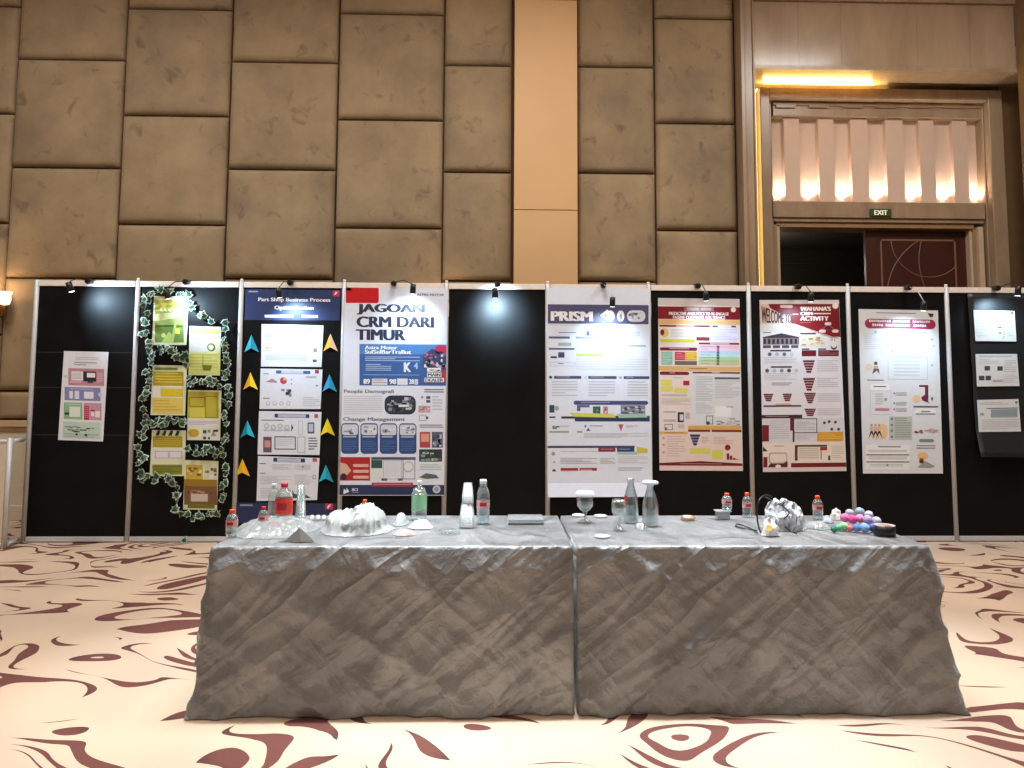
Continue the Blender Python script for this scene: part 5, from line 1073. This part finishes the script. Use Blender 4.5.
for px, py, lb in ((600.5, 516.5, 'white round coaster behind, right of the covered goblet'), (602, 537, 'white round coaster near the front edge of the right table'), (573.5+5, 515.8, 'white round coaster touching the foot of the covered goblet')):
    c = T(px, py); b = MB(); b.lathe([(0, .0), (.036, 0), (.038, .003), (.038, .006), (.034, .008), (0, .007)], M_WHT, seg=22); o = b.build('round_coaster'); o.location = c; tag(o, lb, 'coaster', 'white coasters')
c = T(641, 529); b = MB(); b.lathe([(0, 0), (.034, 0), (.036, .004), (.036, .022), (.031, .022), (.030, .008), (0, .007)], C_GLASS, seg=22); o = b.build('glass_ashtray'); o.location = c; tag(o, 'low clear glass ashtray in front of the covered carafe', 'ashtray')
c = T(688, 519.5); b = MB(); b.lathe([(0, 0), (.038, 0), (.041, .004), (.041, .018), (.036, .018), (.034, .006), (0, .005)], clear('amber_glass', '#d0a88c', .5, .4, .1), seg=24); o = b.build('amber_dish'); o.location = c; tag(o, 'low amber tinted round dish on the right table', 'dish')
# small clear box with dark sides
c = T(724, 519.5); e = empty('clear_box', c, 'small clear plastic box with dark contents under a small bottle', 'box')
b = MB(); b.box((-.036, 0, 0), (.036, .05, .042), C_CUP); b.build('box_body', e, bevel=.002)
b = MB(); b.box((.004, .004, .003), (.033, .044, .036), mat('dark_blue_grey_content', '#3a4048', .5)); b.build('dark_content', e); b = MB(); b.box((-.033, .004, .003), (-.001, .044, .036), mat('grey_content', '#6e757c', .5)); b.build('grey_content', e)
b = MB(); b.box((-.044, -.006, .0425), (.044, .056, .048), C_CUP); b.build('box_lid', e, bevel=.002)
for o in bpy.data.objects:
    if o.get('label', '').startswith('small orange-capped bottle standing on the little'): o.location.z = ZO+.0485; o.location.y = c.y+.025; o.scale = (1, 1, .80)
# white bag with black straps, and its cord
heap('white_carrier_bag', 784, 527.5, .23, .22, .145, mat('white_crinkled_bag', '#b9bdc2', .35, var=.3, scale=14, bump=.5, bscale=30), 'crinkled white bag with black straps on the right table', 'bag', 41.0, ((-.35, .45, .97), (.1, .6, 1)), rough=.3, seg=(64, 44), fine=15, sharp=True)
bag = bpy.data.objects['white_carrier_bag']
def S(px, py, dy=0, base=533):  # a point above the table where the bag's front stands
    y = T(px, base).y+dy; return onY(px, py, y)
def strap(pts, label, r=.0042):
    P3 = []; 
    for a, bq, c2, d2 in zip([pts[0]]+pts, pts, pts[1:], pts[2:]+[pts[-1]]):
        for t in range(6):
            t /= 6; P3.append(.5*((2*bq)+(c2-a)*t+(2*a-5*bq+4*c2-d2)*t*t+(3*bq-a-3*c2+d2)*t**3))
    P3.append(pts[-1]); c0 = bag.location; b = MB(); b.tube([p-c0 for p in P3], r, M_BLK, 6); return b.build('black_strap', bag)
strap([S(761, 533, -.01), S(758, 524, -.03), S(757, 508, -.03), S(760, 499, -.02), S(766, 495, .02), S(772, 497, .04)], '')
strap([S(765, 497, -.0, 526), S(775, 502, -.03, 526), S(784, 507, -.05, 528), S(789, 513, -.06, 530), S(784, 519, -.07, 532)], '', .0035)
strap([S(785, 527, -.05), S(790, 531, -.05), S(797, 533.5, -.03, 534.5)], '', .004)
strap([S(797, 517, -.03, 531), S(796, 525, -.05, 533), S(793, 531, -.04, 534)], '', .003)
def tcurve(pts, r, m, name, label, cat):
    Q = [T(*p)+Vector((0, 0, r+.001)) for p in pts]; b = MB(); P3 = []
    for a, bq, c2, d2 in zip([Q[0]]+Q, Q, Q[1:], Q[2:]+[Q[-1]]):
        for t in range(6): t /= 6; P3.append(.5*((2*bq)+(c2-a)*t+(2*a-5*bq+4*c2-d2)*t*t+(3*bq-a-3*c2+d2)*t**3))
    P3.append(Q[-1]); c0 = Q[0]; b.tube([p-c0 for p in P3], r, m, 7); o = b.build(name); o.location = c0; return tag(o, label, cat)
tcurve([(758, 534), (750, 529), (742, 526), (737, 525), (736, 527), (742, 529), (750, 530), (757, 531.5)], .0036, M_BLK, 'black_cord', 'thin black cord looping on the cloth left of the white bag', 'cord')
# flower-printed pouch in front of the bag
c = T(771, 533.5); b = MB(); b.keep = True
o = heap('printed_pouch', 770, 535, .095, .07, .085, mat('white_pouch', '#ece6e2', .45, var=.06, scale=30), 'small whitish pouch with a yellow mark in front of the white bag', 'pouch', 51.0, ((0, .6, 1),), rough=.2, seg=(24, 16), fine=12)
b = MB(); b.keep = True
for q in range(5):
    t = q*2*math.pi/5; cx, cz = .009*math.cos(t), .009*math.sin(t)
    b.face([(cx+.008*math.cos(a*math.pi/4), 0, cz+.008*math.sin(a*math.pi/4)) for a in range(8)], mat('yellow_mark', '#d8b44c', .5, var=.2, scale=90))
m2 = b.build('yellow_mark', o); m2.rotation_euler = (R(-30), 0, 0); m2.location = (-.018, -.040, .045)
heap('flat_plastic_pack', 817, 527, .12, .16, .03, C_FILM, 'flat clear plastic pack lying left of the coloured balls', 'plastic pack', 61.0, ((0, .8, 1),), seg=(26, 18))
heap('crumpled_tissue', 836, 519, .065, .07, .052, mat('cream_tissue', '#e6e4da', .7), 'cream crumpled tissue behind the coloured balls', 'tissue', 71.0, ((0, .8, 1),), seg=(20, 14), fine=22)
heap('crumpled_tissue', 828, 522, .06, .06, .03, mat('lilac_grey_tissue', '#b4b8c8', .6), 'lilac grey crumpled tissue at the left of the coloured balls', 'tissue', 75.0, ((0, .8, 1),), seg=(20, 14), fine=22)
# coloured soft balls
def ball(px, py, rpx, hexc, z, label, group, seed):
    c = T(px, py); d = (c-CAM).dot(fw); r = rpx*d/FPX; bm = bmesh.new(); bmesh.ops.create_icosphere(bm, subdivisions=3, radius=r)
    for v in bm.verts: v.co *= 1+.10*noise.noise(v.co*70+Vector((seed, 0, 0))); v.co.z = max(-r*.97, v.co.z*.92)
    for f in bm.faces: f.smooth = True
    me = bpy.data.meshes.new('soft_ball'); bm.to_mesh(me); bm.free(); me.materials.append(mat('soft_ball_'+hexc.lstrip('#'), hexc, .6, var=.2, scale=40, bump=.4, bscale=120))
    o = bpy.data.objects.new('soft_ball', me); col.objects.link(o); o.location = c+Vector((0, 0, r*.975+z)); tag(o, label, 'ball', group)
balls = [(834, 532.5, 3.2, '#1c7a5c', 0, 'dark green ball at the front left of the coloured pile', None), (838.5, 531, 3.4, '#5cb48c', 0, 'mid green ball just right of the dark green one', None), (844, 530.5, 4.2, '#a4d8a4', 0, 'pale green ball at the front of the coloured pile', None),
 (850.5, 531.5, 3.4, '#d86a78', 0, 'coral red ball at the front middle of the coloured pile', None), (857, 532, 4.2, '#5a86c4', 0, 'deep blue ball at the front of the coloured pile', None), (865, 532.5, 4.8, '#8ab4f0', 0, 'light blue ball at the front right of the coloured pile', None), (873.5, 532, 4.6, '#6464b4', 0, 'violet blue ball beside the black tape roll', None),
 (845, 524.5, 4.6, '#e878b4', .012, 'bright pink ball highest at the left of the coloured pile', None), (852.5, 525.5, 4.8, '#e04e9c', .008, 'magenta ball in the middle of the coloured pile', None), (860, 525, 4.6, '#ea94c4', .010, 'rose pink ball right of the magenta ball', None),
 (868, 526, 4.8, '#b4a4d8', .008, 'lilac ball behind the light blue ball', None), (876.5, 526.5, 4.6, '#c4c4e6', .006, 'pale lavender ball at the right end of the pile', None), (850, 520, 4.2, '#b8bcd0', .016, 'grey lavender ball at the back of the pile, above the magenta ball', None), (860, 519.5, 4.6, '#9cb4c4', .018, 'grey blue ball highest at the back of the pile', None), (869, 521, 4.2, '#cfc8e0', .012, 'whitish lilac ball at the back right of the pile', None)]
for i, (x, y, r, h5, z, lb, g) in enumerate(balls): ball(x, y, r, h5, z, lb, g, i*3.7)
# black tape roll
c = T(889, 537); d = (c-CAM).dot(fw); r = 10.2*d/FPX; hT = .052
e = empty('tape_roll', c+Vector((0, r*.8, 0)), 'wide roll of black tape lying flat near the right end of the right table', 'tape')
b = MB(); b.lathe([(r*.62, .001), (r, .001), (r, hT), (r*.62, hT)], M_BLK, seg=36); b.build('tape', e)
b = MB(); b.lathe([(r*.56, .0), (r*.615, .0), (r*.615, hT+.001), (r*.56, hT+.001), (r*.56, .0)], mat('cardboard_core', '#b49a80', .8), seg=30); b.build('cardboard_core', e)
b = MB(); b.lathe([(r*.64, hT+.0004), (r*.98, hT+.0004)], mat('pale_tape_side', '#b4aeb0', .5), seg=36); b.build('tape_side', e)
b = MB(); b.box((-.02, -r*.9, hT+.0012), (.012, -r*.66, hT+.0022), mat('red_sticker', '#a04048', .5)); b.build('sticker', e)
